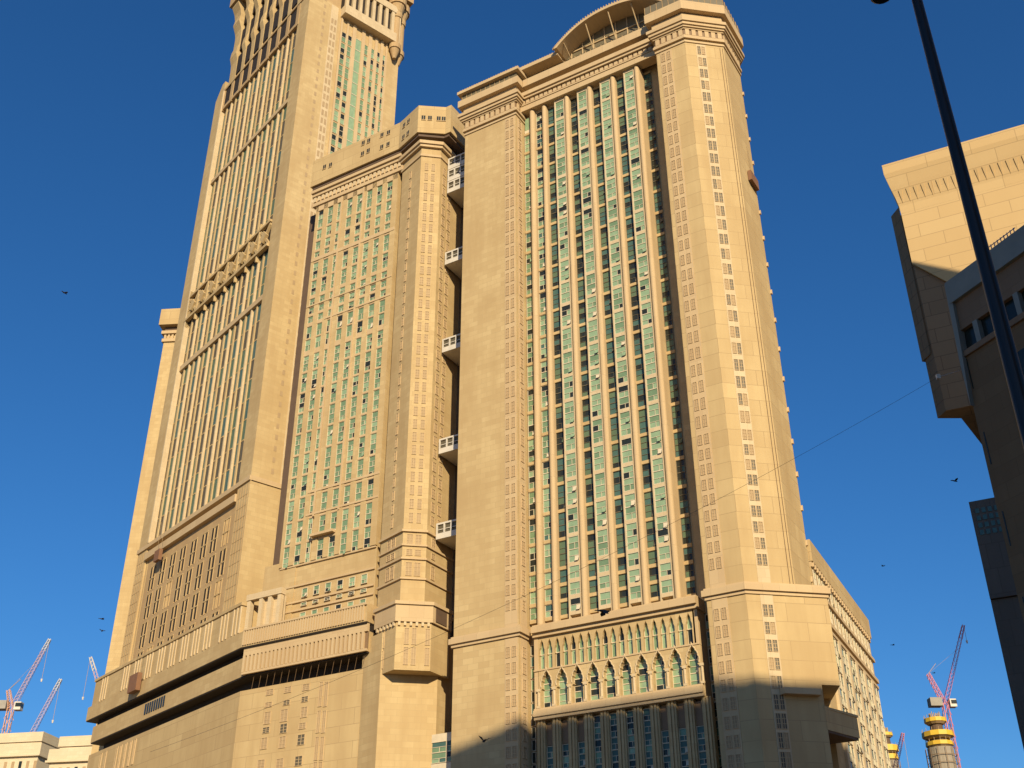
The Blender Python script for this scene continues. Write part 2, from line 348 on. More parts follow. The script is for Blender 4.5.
for j, a in enumerate(ZG[:-1]):
    b = ZG[j + 1]; ns = 2 if a - b > 4 else 1
    for x0, x1 in BAYS: bw.add(lambda m, x0=x0, x1=x1, a=a, b=b, ns=ns: sash(m, x0 + 0.25, x1 - 0.09, 3.3, b + 0.41, a - 0.31, ns, 0.68, 0.26), (x0 + x1) / 2, 3.3, b, a, x1 - x0)
    for x0, x1 in RECS:
        yy = 6.2 if x0 > -14 else (4.35 if x0 > -39 else 4.05)
        if x0 < -44 and j == 0:
            rw.add(lambda m: (m.box(-44.7, -43.05, 4.05, 4.1, 196.2, 200.1, 1), m.box(-44.8, -42.95, 4.0, 4.6, 194.9, 196.1, 0)), -44, 4, 196, 200, 1.6); continue
        (iw if x0 > -39 else rw).add(lambda m, x0=x0, x1=x1, a=a, b=b, ns=ns, yy=yy: sash(m, x0 + 0.02, x1 - 0.02, yy, b + 0.41, a - 0.31, ns, *((0.15, 0.2, 0.3) if x0 > -39 else (0.3, 0.45, 0.05))), (x0 + x1) / 2, yy, b, a, x1 - x0)
bw.done(); rw.done(); iw.done()
# stone strips with pairs of narrow windows
mb = MB(); mb.box(-48.1, -45.25, -0.06, 0.3, 0, 198.4); mb.build('window_strip', M['trim'], ct)
mb = MB(); mb.box(-6.2, -3.3, -0.06, 0.3, 0, 198.4); mb.build('window_strip', M['trim'], ct)
mb = MB(); lm = MB(); lm.box(2.55, 4.85, -0.05, 0.3, 0, 198.4); xf(lm, (0, 0), CA, mb); mb.build('window_strip', M['cream'], ct)
mb = MB(); lm = MB(); lm.box(0.6, 3.0, -0.06, 0.3, 0, 198); xf(lm, (-45, 0), math.pi / 2, mb); mb.build('window_strip', M['trim'], ct)
ss = Set('slit_window', ct, FA, SLIT)
zz = 196.5; rows = []
while zz > 6:
    if not 65.7 < zz < 71.5: rows.append(zz)
    zz -= 3.55 if zz > 150 else (3.75 if zz > 100 else 3.05)
for z in rows:
    h = 1.15 if z > 100 else 0.95; tall = 0.0
    for x in (-47.35, -46.0): ss.add(lambda m, x=x, z=z, h=h: slit(m, x - 0.38, x + 0.38, -0.07, z - h, z + h), x, 0, z - h, z + h, 0.85)
    for x in (-5.45, -4.1): ss.add(lambda m, x=x, z=z, h=h: slit(m, x - 0.38, x + 0.38, -0.07, z - h, z + h), x, 0, z - h, z + h, 0.85)
    for x in (3.2, 4.2):
        def cs(m, x=x, z=z, h=h):
            l = MB(); slit(l, x - 0.34, x + 0.34, -0.06, z - h * (1.0 if z > 52 else 1.5), z + h, 0, 2 if random.random() < 0.6 else 1); xf(l, (0, 0), CA, m)
        ss.add(cs, x * math.cos(CA), x * math.sin(CA), z - h, z + h, 0.8 * math.cos(CA), 0.8 * math.sin(CA))
    def sd(m, z=z, h=h):
        l = MB(); slit(l, 1.2, 2.3, -0.07, z - h, z + h); xf(l, (-45, 0), math.pi / 2, m)
    ss.add(sd, -45, 1.8, z - h, z + h, 0, 0.9)
ss.done()
# little sills down the far side of the wing, and the cleaning rails on its corner
for k in range(19):
    mb = MB(); z = 192 - 7.0 * k; mb.yz([(15.9, z), (16.45, z), (16.45, z + 1.1), (16.2, z + 1.1)], 6.9, 7.35); mb.build('sill', M['trim'], ct)
mb = MB()
for t in (8.3, 8.9): mb.bar((t * math.cos(CA) + 0.05, t * math.sin(CA) - 0.08, 69.5), (t * math.cos(CA) + 0.05, t * math.sin(CA) - 0.08, 198), 0.05)
mb.build('guide_rail', M['g_brown'], ct)

# arcade
def arch_wall(mb, xc, p, z0, z1, prof, y0, y1, m=0):
    """wall cell of width p centred on xc with an opening: prof = [(z, half width)] bottom to top"""
    a, b = xc - p / 2, xc + p / 2
    if prof[0][0] > z0: mb.add([(a, y0, z0), (b, y0, z0), (b, y0, prof[0][0]), (a, y0, prof[0][0])], [(0, 1, 2, 3)], m)
    for (za, ha), (zb, hb) in zip(prof[:-1], prof[1:]):
        mb.add([(a, y0, za), (xc - ha, y0, za), (xc - hb, y0, zb), (a, y0, zb)], [(0, 1, 2, 3)], m)
        mb.add([(xc + ha, y0, za), (b, y0, za), (b, y0, zb), (xc + hb, y0, zb)], [(0, 1, 2, 3)], m)
        mb.add([(xc - ha, y0, za), (xc - ha, y1, za), (xc - hb, y1, zb), (xc - hb, y0, zb)], [(0, 1, 2, 3)], m)
        mb.add([(xc + ha, y1, za), (xc + ha, y0, za), (xc + hb, y0, zb), (xc + hb, y1, zb)], [(0, 1, 2, 3)], m)
    zt = prof[-1][0]
    if zt < z1: mb.add([(a, y0, zt), (b, y0, zt), (b, y0, z1), (a, y0, z1)], [(0, 1, 2, 3)], m)
BX = [-40.8 + 3.235 * k for k in range(10)]; LX = [-41.75 + 1.657 * k for k in range(19)]
lp = [(60.9 + a, b) for a, b in ((0, .56), (2.8, .56), (2.95, .42), (3.2, .6), (4.0, .58), (4.5, .4), (4.7, .42), (5.3, .3), (5.6, .12), (5.9, 0.02))]
bp_ = [(54.0 + a, b) for a, b in ((0, 1.12), (3.3, 1.12), (3.5, .82), (3.75, 1.02), (4.3, 1.13), (4.8, 1.06), (5.0, .88), (5.35, .9), (5.75, .72), (5.95, .5), (6.2, .46), (6.45, .28), (6.6, .14), (6.85, 0.02))]
mb = MB()
for x in LX: arch_wall(mb, x, 1.657, 60.9, 67.3, lp, 2.9, 3.55)
mb.build('lancet_wall', M['stone'], ct)
mb = MB()
for x in BX: arch_wall(mb, x, 3.235, 54.0, 60.9, [(z if z < 60.85 else 60.85, h) for z, h in bp_], 2.75, 3.8)
mb.build('arch_wall', M['stone'], ct)
mb = MB()
for z0, z1, y in ((67.3, 68.0, 2.3), (68.0, 69.2, 1.7), (69.2, 69.6, 2.2), (60.86, 61.15, 2.6), (51.9, 52.5, 2.5), (52.5, 53.6, 2.2), (53.6, 53.98, 2.5)): mb.box(-43.4, -9.9 if z0 > 66 else -10.1, y, 6.4, z0, z1)
mb.box(-43.35, -42.55, 2.8, 4.6, 52, 67.3); mb.box(-10.75, -10.15, 2.8, 6.4, 54, 67.3)
mb.build('arcade_ledge', M['trim'], ct)
for k, x in enumerate(BX):
    mb = MB(); l = [(x - h - 0.12, 2.72, z) for z, h in bp_[3:]] ; r_ = [(x + h + 0.12, 2.72, z) for z, h in bp_[3:]][::-1]
    mb.tube(l + [(x, 2.7, 61.3)] + r_, 0.12); mb.bar((x, 2.7, 60.9), (x, 2.6, 61.5), 0.16, 6, 0.05)
    mb.build('arch_moulding', M['cream'], ct)
for k in range(11):
    x = BX[0] - 1.6175 + 3.235 * k
    mb = MB(); mb.bar((x, 2.72, 54.4), (x, 2.72, 57.0), 0.24, 10); mb.box(x - 0.36, x + 0.36, 2.42, 2.74, 57.0, 57.5); mb.box(x - 0.34, x + 0.34, 2.44, 2.74, 54.0, 54.4)
    mb.build('column', M['cream'], ct)
aw = Set('arch_window', ct, FA, WIN); lw = Set('lancet_window', ct, FA, WIN)
for x in BX: aw.add(lambda m, x=x: sash(m, x - 1.15, x + 1.15, 3.85, 54.0, 60.85, 3, 0.5, 0.3), x, 4, 54, 61, 2.2)
for x in LX: lw.add(lambda m, x=x: sash(m, x - 0.6, x + 0.6, 3.6, 61.2, 66.9, 2, 0.35, 0.45, rich=False), x, 4, 61, 67, 1)
aw.done(); lw.done()
# below the arcade: pilasters and tall window strips, all the way down
mb = MB()
for k in range(11):
    x = BX[0] - 1.6175 + 3.235 * k
    mb.box(x - 0.85, x + 0.85, 3.3, 4.6, 0, 51.9); mb.box(x - 0.5, x - 0.12, 3.0, 3.4, 0, 51.9); mb.box(x + 0.12, x + 0.5, 3.0, 3.4, 0, 51.9)
mb.build('pilaster', M['stone'], ct, kind='stuff')
dw = Set('tall_window', ct, FA, WIN)
for k, x in enumerate(BX):
    for j in range(12):
        z1 = 51.5 - 4.2 * j
        def tw(m, x=x, z1=z1, j=j, k=k):
            if j == 0 and (k < 3 or k > 6): m.box(x - 0.76, x + 0.76, 3.9, 4.45, z1 - 4.1, z1, 4)
            else: sash(m, x - 0.76, x + 0.76, 3.95, z1 - 4.15, z1, 2, 0.05, 0.15, 0.55)
        dw.add(tw, x, 4, z1 - 4.1, z1, 1.5)
for j in range(30):
    z1 = 66.5 - 2.2 * j; dw.add(lambda m, z1=z1: sash(m, -44.85, -43.95, 4.2, z1 - 2.0, z1, 1, 0.2, 0.3, 0.1, rich=False), -44.4, 4.2, z1 - 2, z1, 0.9)
for j in range(21):
    z1 = 67 - 3.1 * j; dw.add(lambda m, z1=z1: sash(m, -9.95, -8.6, 6.1, z1 - 2.6, z1, 1, 0.05, 0.2, 0.3), -9.4, 4.4, z1 - 2.6, z1, 1.2)
dw.done()

# ------------------------------------------------------------ RIGHT ANNEX (lower side wing going back)
an = thing('side_building', 'lower beige building with plain parapet, running back behind the arched block', 'building', FA, 5, 30)
AF = Frame(FA.w(7.0, 17.0), 180 - 58.96 - 4.4)       # its long face, running away from the corner
OFF[an.name] = (0, 0, 0); an.location = AF.w(0, 0); an.rotation_euler = (0, 0, AF.rz)
mb = MB(); mb.box(-14, 0, 7.0, 52.6, 0, 76.4); mb.box(-4, 0.0, 0.3, 7.0, 0, 76.4); mb.build('wall', M['stone'], an)
mb = MB(); mb.box(-14, 0.5, 7.0, 53.2, 77.4, 81.6); mb.box(-4.5, 0.5, 0.2, 7.05, 77.4, 81.6); mb.build('parapet', M['stone_big'], an)
for z0, z1, o in ((76.4, 77.4, 0.25), (72.0, 72.7, 0.5), (67.4, 68.2, 0.6), (66.2, 66.8, 0.4)):
    mb = MB(); mb.box(-3, o, 0.32, 52.9, z0, z1); mb.build('string_course', M['trim'], an)
mb = MB()
for i in range(30): y = 0.8 + 1.72 * i; mb.box(-0.1, 0.5, y, y + 0.75, 76.5, 77.35)
mb.build('bracket', M['trim'], an, kind='stuff')
aset = Set('window_strip', an, AF, WIN)
for i in range(6):
    y = 8.0 + 7.6 * i
    mb = MB(); mb.box(-0.2, 0.5, y - 1.6, y + 0.2, 0, 66.2); mb.build('pilaster', M['cream'], an)
    mb = MB(); mb.box(-0.2, 0.25, y + 3.5, y + 3.8, 0, 66.2); mb.build('pilaster', M['cream'], an)
    for j in range(10):
        z1 = 65.8 - 6.4 * j
        for ya, yb in ((0.9, 3.45), (3.85, 5.9)):
            def aw_(m, y=y, z1=z1, ya=ya, yb=yb):
                l = MB(); sash(l, ya, yb, 0, z1 - 6.0, z1, 2, 0.1, 0.3, 0.45); xf(l, (0.2, y), math.pi / 2, m)
            aset.add(aw_, 0, y + (ya + yb) / 2, z1 - 6.0, z1, 0, yb - ya)
for i in range(15):
    y = 1.0 + 3.4 * i
    for za, zb in ((68.6, 71.6), (73.0, 76.0)):
        def aw2(m, y=y, za=za, zb=zb):
            l = MB(); sash(l, 0, 1.5, 0, za, zb, 1, 0.1, 0.4, 0.2); xf(l, (0.1, y), math.pi / 2, m)
        aset.add(aw2, 0, y, za, zb, 0, 1.5)
aset.done()
# porch box slung off the foot of the arched block's corner, its underside coloured dark as shade
mb = MB(); mb.prism([(8.72, 7.42), (11.4, 16.4), (6, 16.4)], 44.9, 48.3); mb.prism([(8.70, 7.30), (11.6, 16.5), (6, 16.5)], 48.3, 48.7); pch = mb.build('porch', M['stone_big'], ct)
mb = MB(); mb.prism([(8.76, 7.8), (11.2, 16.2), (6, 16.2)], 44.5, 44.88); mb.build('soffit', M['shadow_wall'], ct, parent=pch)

# ------------------------------------------------------------ LEFT-HAND WINDOWED BLOCK (middle)
md = thing('hotel_block', 'beige block with a flat grid of green windows, right of the tallest tower', 'building', FA, -92, 14)
mb = MB(); mb.box(-111.3, -83.65, 4.6, 34, 60, 206.3); mb.box(-84, -80, 7.5, 34, 60, 206.2); mb.build('wall', M['stone'], md)
MW = [(-82.2, 6), (-82.2, 4), (-74.25, 1.28), (-70.4, 4.56), (-70.4, 14.4)]
LW = [(-83.0, 6), (-83.0, 1.2), (-76.5, -1.04), (-67.8, 6.4), (-67.8, 14)]
mb = MB(); mb.prism(MW[1:4] + [(-70.4, 32), (-82.2, 32)], 73.0, 205.6)
mb.prism(LW[1:4] + [(-67.8, 32), (-83.0, 32)], 0, 73.0); mb.build('corner_tower', M['stone'], md)
for z0, z1, o in ((78.4, 79.0, 0.9), (84.6, 85.0, 0.35), (89.0, 89.4, 0.35), (92.0, 92.4, 0.35), (95.2, 95.7, 0.45)):
    mb = MB(); mb.band(MW, z0, z1, o); mb.build('moulding', M['trim'], md)
OR = [(-78.9, 0.07), (-72.3, -2.2), (-66.9, 2.4), (-66.9, 9)]
mb = MB(); mb.prism(OR + [(-78.9, 9)], 64.5, 74.6); mb.build('oriel', M['stone'], md)
mb = MB(); mb.band([(OR[0][0], 6)] + OR, 74.2, 77.7, 0.45, 2.5); mb.band([(OR[0][0], 6)] + OR, 77.7, 78.4, 0.8, 8); mb.build('oriel_band', M['trim'], md)
mb = MB(); mb.box(-66.5, -66.3, 3.2, 7.0, 74.6, 77.4); mb.build('oriel_opening', M['shadow_wall'], md)
mb = MB(); dentils(mb, OR[:3], 73.4, 74.2, 1.0, 0.5, 0.4); mb.build('corbel', M['cream'], md, kind='stuff')
mset = Set('window', md, FA, WIN)
MX = [-110.5 + 3.33 * k for k in range(8)]
MZ = [(192.6, 198.4), (188.8, 191.9), (185.2, 187.9), (182.7, 184.4), (175.7, 180.8), (170.4, 175.0), (167.2, 169.3), (164.5, 166.5), (161.7, 163.7), (157.0, 160.6), (153.2, 156.6), (147.2, 151.7)]
z = 146.6
while z > 95: MZ.append((z - 5.3, z)); z -= 5.82
for j, (a, b) in enumerate(MZ):
    for k, x in enumerate(MX):
        if b < 90 and k < 2: continue
        ns = 2 if b - a > 4 else 1
        wx = 1.85 if k != 2 else 1.25
        mset.add(lambda m, x=x, a=a, b=b, ns=ns, wx=wx: sash(m, x, x + wx, 4.35, a, b, ns, 0.2, 0.7), x + 0.9, 4.3, a, b, wx)
for (a, b) in ((86.9, 89.0), (84.9, 85.7), (81.7, 83.4)):
    for k in range(2, 8): x = MX[k]; mset.add(lambda m, x=x, a=a, b=b: sash(m, x, x + 1.6, 4.35, a, b, 1, 0.4, 0.3), x + 0.8, 4.3, a, b, 1.6)
mset.done()
mb = MB()
EX = [-111.3] + [v for x in MX for v in (x - 0.03, x + 1.88)] + [-83.6]
for i in range(0, len(EX), 2): mb.box(EX[i], EX[i + 1], 4.0, 4.7, 95.2, 200.2)
mb.build('pier', M['stone'], md, kind='stuff')
mb = MB()
zs = sorted(MZ)
for (a, b), (c, d) in zip(zs[:-1], zs[1:]): mb.box(-111.2, -83.7, 4.12, 4.68, b, c)
mb.box(-111.2, -83.7, 4.0, 4.68, zs[-1][1], 200.3)
mb.build('spandrel', M['trim'], md, kind='stuff')
mb = MB()
for z0, z1 in ((166.7, 167.1), (161.0, 161.5), (181.3, 182.3), (112.3, 112.9), (106.5, 107.0)): mb.box(-104.6 if z1 < 167 else -111.2, -83.7, 3.88, 4.3, z0, z1)
for x in (-101.9 - 0.6, -95.1): mb.box(x, x + 0.45, 3.8, 4.3, 106, 200)
mb.box(-102, -95.4, 2.9, 4.3, 100.6, 101.2)
for z0 in (95.0, 90.0, 86.2, 84.2): mb.box(-111.2, -83.8, 4.2, 4.7, z0 - 0.25, z0 + 0.15)
mb.build('string_course', M['trim'], md)
mb = MB(); mb.box(-112.5, -82.0, 3.6, 4.75, 200.3, 201.4); mb.box(-112.6, -82.0, 3.2, 4.75, 203.4, 204.4); mb.box(-112.7, -82.0, 2.7, 4.75, 204.4, 205.4); mb.box(-112.5, -82.0, 3.8, 4.75, 201.4, 203.4)
for z0, z1, o in ((199.5, 200.2, 0.3), (202.4, 203.2, 0.7), (203.2, 204.2, 1.1)): mb.band(MW, z0, z1, o)
mb.build('cornice', M['trim'], md)
mb = MB(); dentils(mb, [(-112.4, 3.8), (-82.3, 3.8)], 201.7, 203.2, 1.3, 0.8, 0.35); mb.build('frieze', M['cream'], md)
PP = [(-112.6, 10), (-112.6, 2.0), (-83.2, 2.0), (-79.0, -0.9), (-73.0, -0.9), (-68.0, 3.0), (-66.6, 3.0)]
mb = MB(); mb.prism([(-112.6, 10), (-112.6, 2.0), (-82.4, 2.0), (-74.4, -0.7), (-68.6, 3.6), (-66.9, 3.6), (-66.9, 12)], 206.3, 215.6); mb.build('parapet', M['stone_big'], md)
mb = MB(); mb.prism([(-112.2, 10), (-112.2, 2.6), (-82.2, 2.6), (-74.4, -0.1), (-69.2, 4.0), (-67.6, 4.0), (-67.6, 12)], 205.4, 206.25); mb.build('roof_slot', M['shadow_wall'], md)  # shade under the parapet put in as a dark brown slab
pw = Set('parapet_window', md, FA, [M['trim'], M['g_dark']])
t8 = lambda x, y: (260 + x / 4, 90 + y / 4)
for x, y, yy in ((258, 308, 2), (282, 300, 2), (410, 255, 2), (433, 243, 2), (413, 212, 2), (435, 203, 2), (487, 228, 2), (512, 217, 2), (488, 180, 2), (514, 170, 2)):
    q = FA.at(*t8(x, y), yy); pw.add(lambda m, q=q, yy=yy: (m.box(q.x - 0.5, q.x + 0.5, yy - 0.03, yy + 0.05, q.z - 0.75, q.z + 0.75, 1), m.box(q.x - 0.04, q.x + 0.04, yy - 0.06, yy, q.z - 0.75, q.z + 0.75, 0), m.box(q.x - 0.62, q.x + 0.62, yy - 0.2, yy + 0.05, q.z - 0.9, q.z - 0.75, 0)), q.x, yy, q.z - 0.7, q.z + 0.7, 1)
CP = math.atan2(-2.7, 8.0); CQ = math.atan2(4.3, 5.8)
def pwin(m, x, z):
    m.box(x - 0.5, x + 0.5, -0.05, 0.05, z - 0.75, z + 0.75, 1); m.box(x - 0.04, x + 0.04, -0.08, 0, z - 0.75, z + 0.75, 0); m.box(x - 0.62, x + 0.62, -0.2, 0.05, z - 0.9, z - 0.75, 0)
for o, an_, x, z in (((-82.4, 2.0), CP, 2.0, 209.0), ((-82.4, 2.0), CP, 4.0, 209.0), ((-82.4, 2.0), CP, 2.0, 213.2), ((-82.4, 2.0), CP, 4.0, 213.2), ((-74.4, -0.7), CQ, 1.4, 211.4), ((-74.4, -0.7), CQ, 3.1, 211.4), ((-74.4, -0.7), CQ, 5.4, 211.4), ((-74.4, -0.7), CQ, 6.7, 211.4)):
    def pf(m, o=o, an_=an_, x=x, z=z):
        l = MB(); pwin(l, x, z); xf(l, o, an_, m)
    pw.add(pf, o[0] + x * math.cos(an_), o[1] + x * math.sin(an_), z - 0.7, z + 0.7, 1)
pw.done()
ms = Set('slit_window', md, FA, SLIT)
def on(seg, t, fn, z0, z1, hw):      # put a locally drawn window on a wall segment at distance t
    (ax, ay), (bx, by) = seg; an_ = math.atan2(by - ay, bx - ax)
    def f(m):
        l = MB(); fn(l); xf(l, (ax, ay), an_, m)
    ms.add(f, ax + t * math.cos(an_), ay + t * math.sin(an_), z0, z1, hw * 2 * math.cos(an_), hw * 2 * math.sin(an_))
S1, S2, S3 = (MW[1], MW[2]), (MW[2], MW[3]), (MW[3], MW[4])
for k in range(32):
    z = 196 - 3.25 * k
    if z < 98: break
    for sg, t, hw in ((S1, 4.0, .3), (S2, 1.5, .42), (S2, 3.2, .42), (S3, 1.8, .55), (S3, 4.2, .55)): on(sg, t, lambda l, t=t, hw=hw, z=z: slit(l, t - hw, t + hw, -0.03, z - 1.05, z + 1.05), z - 1, z + 1, hw)
for z, h, gg in ((93.6, 1.0, 1), (90.6, 0.6, 1), (86.9, 1.4, 1)):
    for sg, ts in ((S1, (3.4, 5.0)), (S2, (1.5, 3.3)), (S3, (2.5,))):
        for t in ts: on(sg, t, lambda l, t=t, z=z, h=h: slit(l, t - 0.6, t + 0.6, -0.03, z - h, z + h), z - h, z + h, .6)
O1, O2 = (OR[0], OR[1]), (OR[1], OR[2])
for sg, ts in ((O1, (1.2, 2.6)), (O2, (2.2, 3.7, 6.4))):
    for t in ts:
        for za, zb in ((65.6, 69.0), (69.7, 72.9)): on(sg, t, lambda l, t=t, za=za, zb=zb: slit(l, t - 0.42, t + 0.42, -0.03, za, zb), za, zb, .42)
ms.done()
# bridges across the narrow gap, gap wall coloured dark for its shade, glazed foot
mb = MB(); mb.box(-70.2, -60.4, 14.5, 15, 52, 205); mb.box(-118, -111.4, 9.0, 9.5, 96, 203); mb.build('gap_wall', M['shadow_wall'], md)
def bridge(z):
    mb = MB(); x0, x1, y0 = -69.9, -60.6, 7.2
    mb.box(x0, x1, y0, 14.4, z, z + 0.6, 0); mb.box(x0, x1, y0 + 0.02, y0 + 0.2, z + 0.6, z + 1.3, 0)
    mb.box(x0, x1, y0, 14.4, z + 3.3, z + 3.7, 0)
    for x in (x0, -68.0, -66.2, -64.4, -62.6, -61.0): mb.box(x, x + 0.35, y0, y0 + 0.25, z + 1.3, z + 3.3, 0)
    mb.box(x0, x0 + 0.3, y0 + 0.25, 14.4, z + 0.6, z + 3.3, 0)
    mb.box(x0 + 0.3, x1, y0 + 0.12, y0 + 0.18, z + 2.1, z + 2.25, 0); mb.box(x0 + 0.3, x1, y0 + 0.3, y0 + 0.4, z + 0.6, z + 3.3, 1)
    return mb.build('balcony', [M['white'], M['slit_dark']], md)
for z in (94.5, 115.0, 141.6, 167.0): bridge(z)
bridge(189.5); bridge(193.4); bridge(197.3)
fw = Set('foot_window', md, FA, WIN)
for k in range(9):
    z = 51.5 - 5.6 * k; fw.add(lambda m, z=z: (sash(m, -69.0, -64.9, 6.0, z - 4.0, z, 2, 0.1, 0.2, 0.5), sash(m, -64.8, -60.6, 6.0, z - 4.0, z, 2, 0.1, 0.2, 0.5), m.box(-69, -60.6, 5.9, 6.3, z, z + 1.5, 0)), -65, 6, z - 4, z, 8)
fw.done()

# ------------------------------------------------------------ TALL TOWER
tw = thing('high_rise_tower', 'tallest beige tower with finned left face and bracketed crown', 'building', TF, 18, 33)
# everything for this tower is laid out in its sunlit-face frame; L() maps the raking face (x along, y inward) into it
def Lmap(mbl):   # raking face frame -> sunlit face frame
    out = MB(); out.f = mbl.f; out.m = mbl.m
    out.v = [TF.loc(TL.w(*p))[:] for p in mbl.v]
    return out
mb = MB(); mb.box(1.05, 35.98, 6.5, 60, 0, 303.4); mb.box(0.0, 36, 0.0, 6.6, 0, 303.5); mb.box(0, 1.6, 60.9, 67, 0, 303); mb.box(0.5, 36, 60, 66.9, 0, 303)
mb.build('wall', M['stone'], tw)
mb = MB(); mb.box(1.5, 36, 0.5, 54, 303.5, 352); mb.build('upper_wall', M['warm'], tw)
l = MB(); l.xz([(-67, 303), (-60.9, 303), (-60.9, 309), (-63, 309)], 0, 5); Lmap(l).build('pier_cap', M['stone'], tw)
FX = [-59.8 + 6.6 * k for k in range(9)]
for k_, x in enumerate(FX):
    l = MB(); l.box(x - 0.3, x + 0.3, 0.42 if k_ else -0.6, 1.2, 126, 303); Lmap(l).build('fin', M['cream'], tw)
l = MB()
for k in range(8):
    x = FX[k]; l.box(x + 2.45, x + 3.2, 0.62, 1.1, 126, 296)
Lmap(l).build('mullion', M['stone'], tw, kind='stuff')
tset = Set('strip_window', tw, TL, [M['stone'], M['strip_green'], M['g_teal'], M['slit_dark']])
class LSet(Set): pass
for k in range(8):
    x = FX[k]
    z = 127.0
    while z < 294:
        for a, b in ((x + 0.75, x + 2.3), (x + 3.3, x + 4.9)):
            def sw(m, a=a, b=b, z=z):
                l = MB(); l.box(a, b, 0.95, 1.1, z + 0.35, z + 6.3, random.choice((1, 2, 3, 3))); l.box(a, b, 0.88, 1.1, z, z + 0.35, 0)
                q = Lmap(l); n = len(m.v); m.v += q.v
                for f, mm in zip(q.f, q.m): m.f.append([i + n for i in f]); m.m.append(mm)
            tset.add(sw, (a + b) / 2, 1, z, z + 6, b - a)
        z += 6.3
tset.done()
for z0, z1, y, xa, xb in ((259.2, 260.8, 0.2, -60.7, -6.7), (183.6, 185.4, 0.15, -60.7, -6.7), (120.9, 123.0, -0.5, -60.7, -6.7), (124.6, 125.9, -0.4, -67.3, 0.2)):
    l = MB(); l.box(xa, xb, y, 1.3, z0, z1); Lmap(l).build('belt_course', M['trim'], tw)
mb = MB(); mb.box(0.25, 36.2, -0.35, 0.4, 124.6, 125.9); mb.build('belt_course', M['trim'], tw)
# crossed band
l = MB(); l.box(-60.6, -7.0, 0.5, 1.1, 201.8, 212.4, 1); l.box(-60.6, -6.9, -0.7, 0.9, 202.2, 203.2, 0); l.box(-60.6, -6.9, -0.5, 0.9, 211.2, 212.0, 0)
for k in range(8):
    x = FX[k] + 0.3; x2 = FX[k + 1] - 0.3; zm = 207.2; xm = (x + x2) / 2
    for a, b, y in (((x, 203.4), (x2, 211.0), -0.2), ((x, 211.0), (x2, 203.4), -0.17)):
        d = 0.65; l.xz([(a[0], a[1] - d), (b[0], b[1] - d), (b[0], b[1] + d), (a[0], a[1] + d)], y, 0.55, 0)
    l.xz([(xm - 1.9, zm), (xm, zm - 2.2), (xm + 1.9, zm), (xm, zm + 2.2)], -0.6, 0.4, 0)
    l.box(FX[k] - 0.3, FX[k] + 0.3, -0.4, 0.9, 200, 214, 0)
Lmap(l).build('cross_band', [M['stone'], M['dark']], tw)
# base of the raking face: sunk panel of paired slots, gridded corner strip
l = MB(); l.box(-59.8, -7.2, 0.6, 1.4, 60, 120.9); Lmap(l).build('sunk_panel', M['warm'], tw)
for x0, x1, nv in ((-6.0, -0.5, 5), (-66.6, -61.4, 5)):
    l = MB()
    for j in range(12): l.box(x0, x1, -0.06, 0.1, 88 + j * 3, 88.14 + j * 3)
    for k in range(nv): l.box(x0 + k * (x1 - x0 - 0.12) / (nv - 1), x0 + 0.12 + k * (x1 - x0 - 0.12) / (nv - 1), -0.08, 0.1, 87, 124)
    Lmap(l).build('corner_grid', M['warm'], tw)
pset = Set('slot_window', tw, TL, [M['stone'], M['dark']])
for k in range(8):
    for j in range(4):
        x = -56.5 + 6.2 * k + (random.random() - 0.5) * 0.6; z = 117.5 - 8.3 * j
        def sl(m, x=x, z=z, blind=random.random() < 0.22):
            l = MB()
            for dx in (0, 2.0):
                if not blind: l.box(x + dx, x + dx + 1.15, 0.5, 0.62, z - 6.6, z, 1)
                l.box(x + dx + 1.15, x + dx + 1.3, 0.45, 0.62, z - 6.9, z + 0.2, 0); l.box(x + dx - 0.15, x + dx, 0.45, 0.62, z - 6.9, z + 0.2, 0)
            l.box(x - 0.2, x + 3.4, 0.45, 0.62, z + 0.2, z + 0.5, 0); l.box(x - 0.2, x + 3.4, 0.42, 0.62, z - 3.5, z - 3.2, 0)
            q = Lmap(l); n = len(m.v); m.v += q.v
            for f, mm in zip(q.f, q.m): m.f.append([i + n for i in f]); m.m.append(mm)
        pset.add(sl, x + 1, 0.5, z - 6.6, z, 2.5)
pset.done()
# square niches and bracketed crown on the raking face
l = MB(); l.box(-60.0, -0.5, 0.15, 1.0, 294.6, 303.0); Lmap(l).build('niche', M['dark'], tw)
l = MB()
for k in range(9):
    x = FX[k]; l.box(x - 1.1, x + 0.9, -0.15, 1.0, 293.0, 303.4)
l.box(-60.6, -0.2, -0.3, 1.0, 303.0, 304.0); l.box(-60.6, -6.8, -0.1, 1.0, 293.4, 294.8)
Lmap(l).build('niche_frame', M['warm'], tw)
SCAL = [(1.5, 303), (-0.3, 303), (-0.35, 310), (-0.5, 313), (-1.3, 316), (-1.1, 319), (-0.6, 321), (-0.6, 327), (-0.9, 329), (-2.2, 332.5), (-1.8, 335.5), (-2.3, 338), (-3.6, 341), (-3.6, 346), (1.5, 346)]
for k in range(9):
    x = FX[k] if k else FX[0] + 4.2
    l = MB(); l.yz([(a, b) for a, b in SCAL], x - 1.15, x + 1.15); Lmap(l).build('crown_bracket', M['stone'], tw)
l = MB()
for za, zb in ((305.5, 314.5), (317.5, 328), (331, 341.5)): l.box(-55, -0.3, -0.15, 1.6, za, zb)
Lmap(l).build('crown_shade', M['dark'], tw)  # near-black boxes painted as shade between the brackets
l = MB(); l.box(-58.0, 2, -4.4, 3, 342.2, 356); Lmap(l).build('crown_gallery', M['warm'], tw)
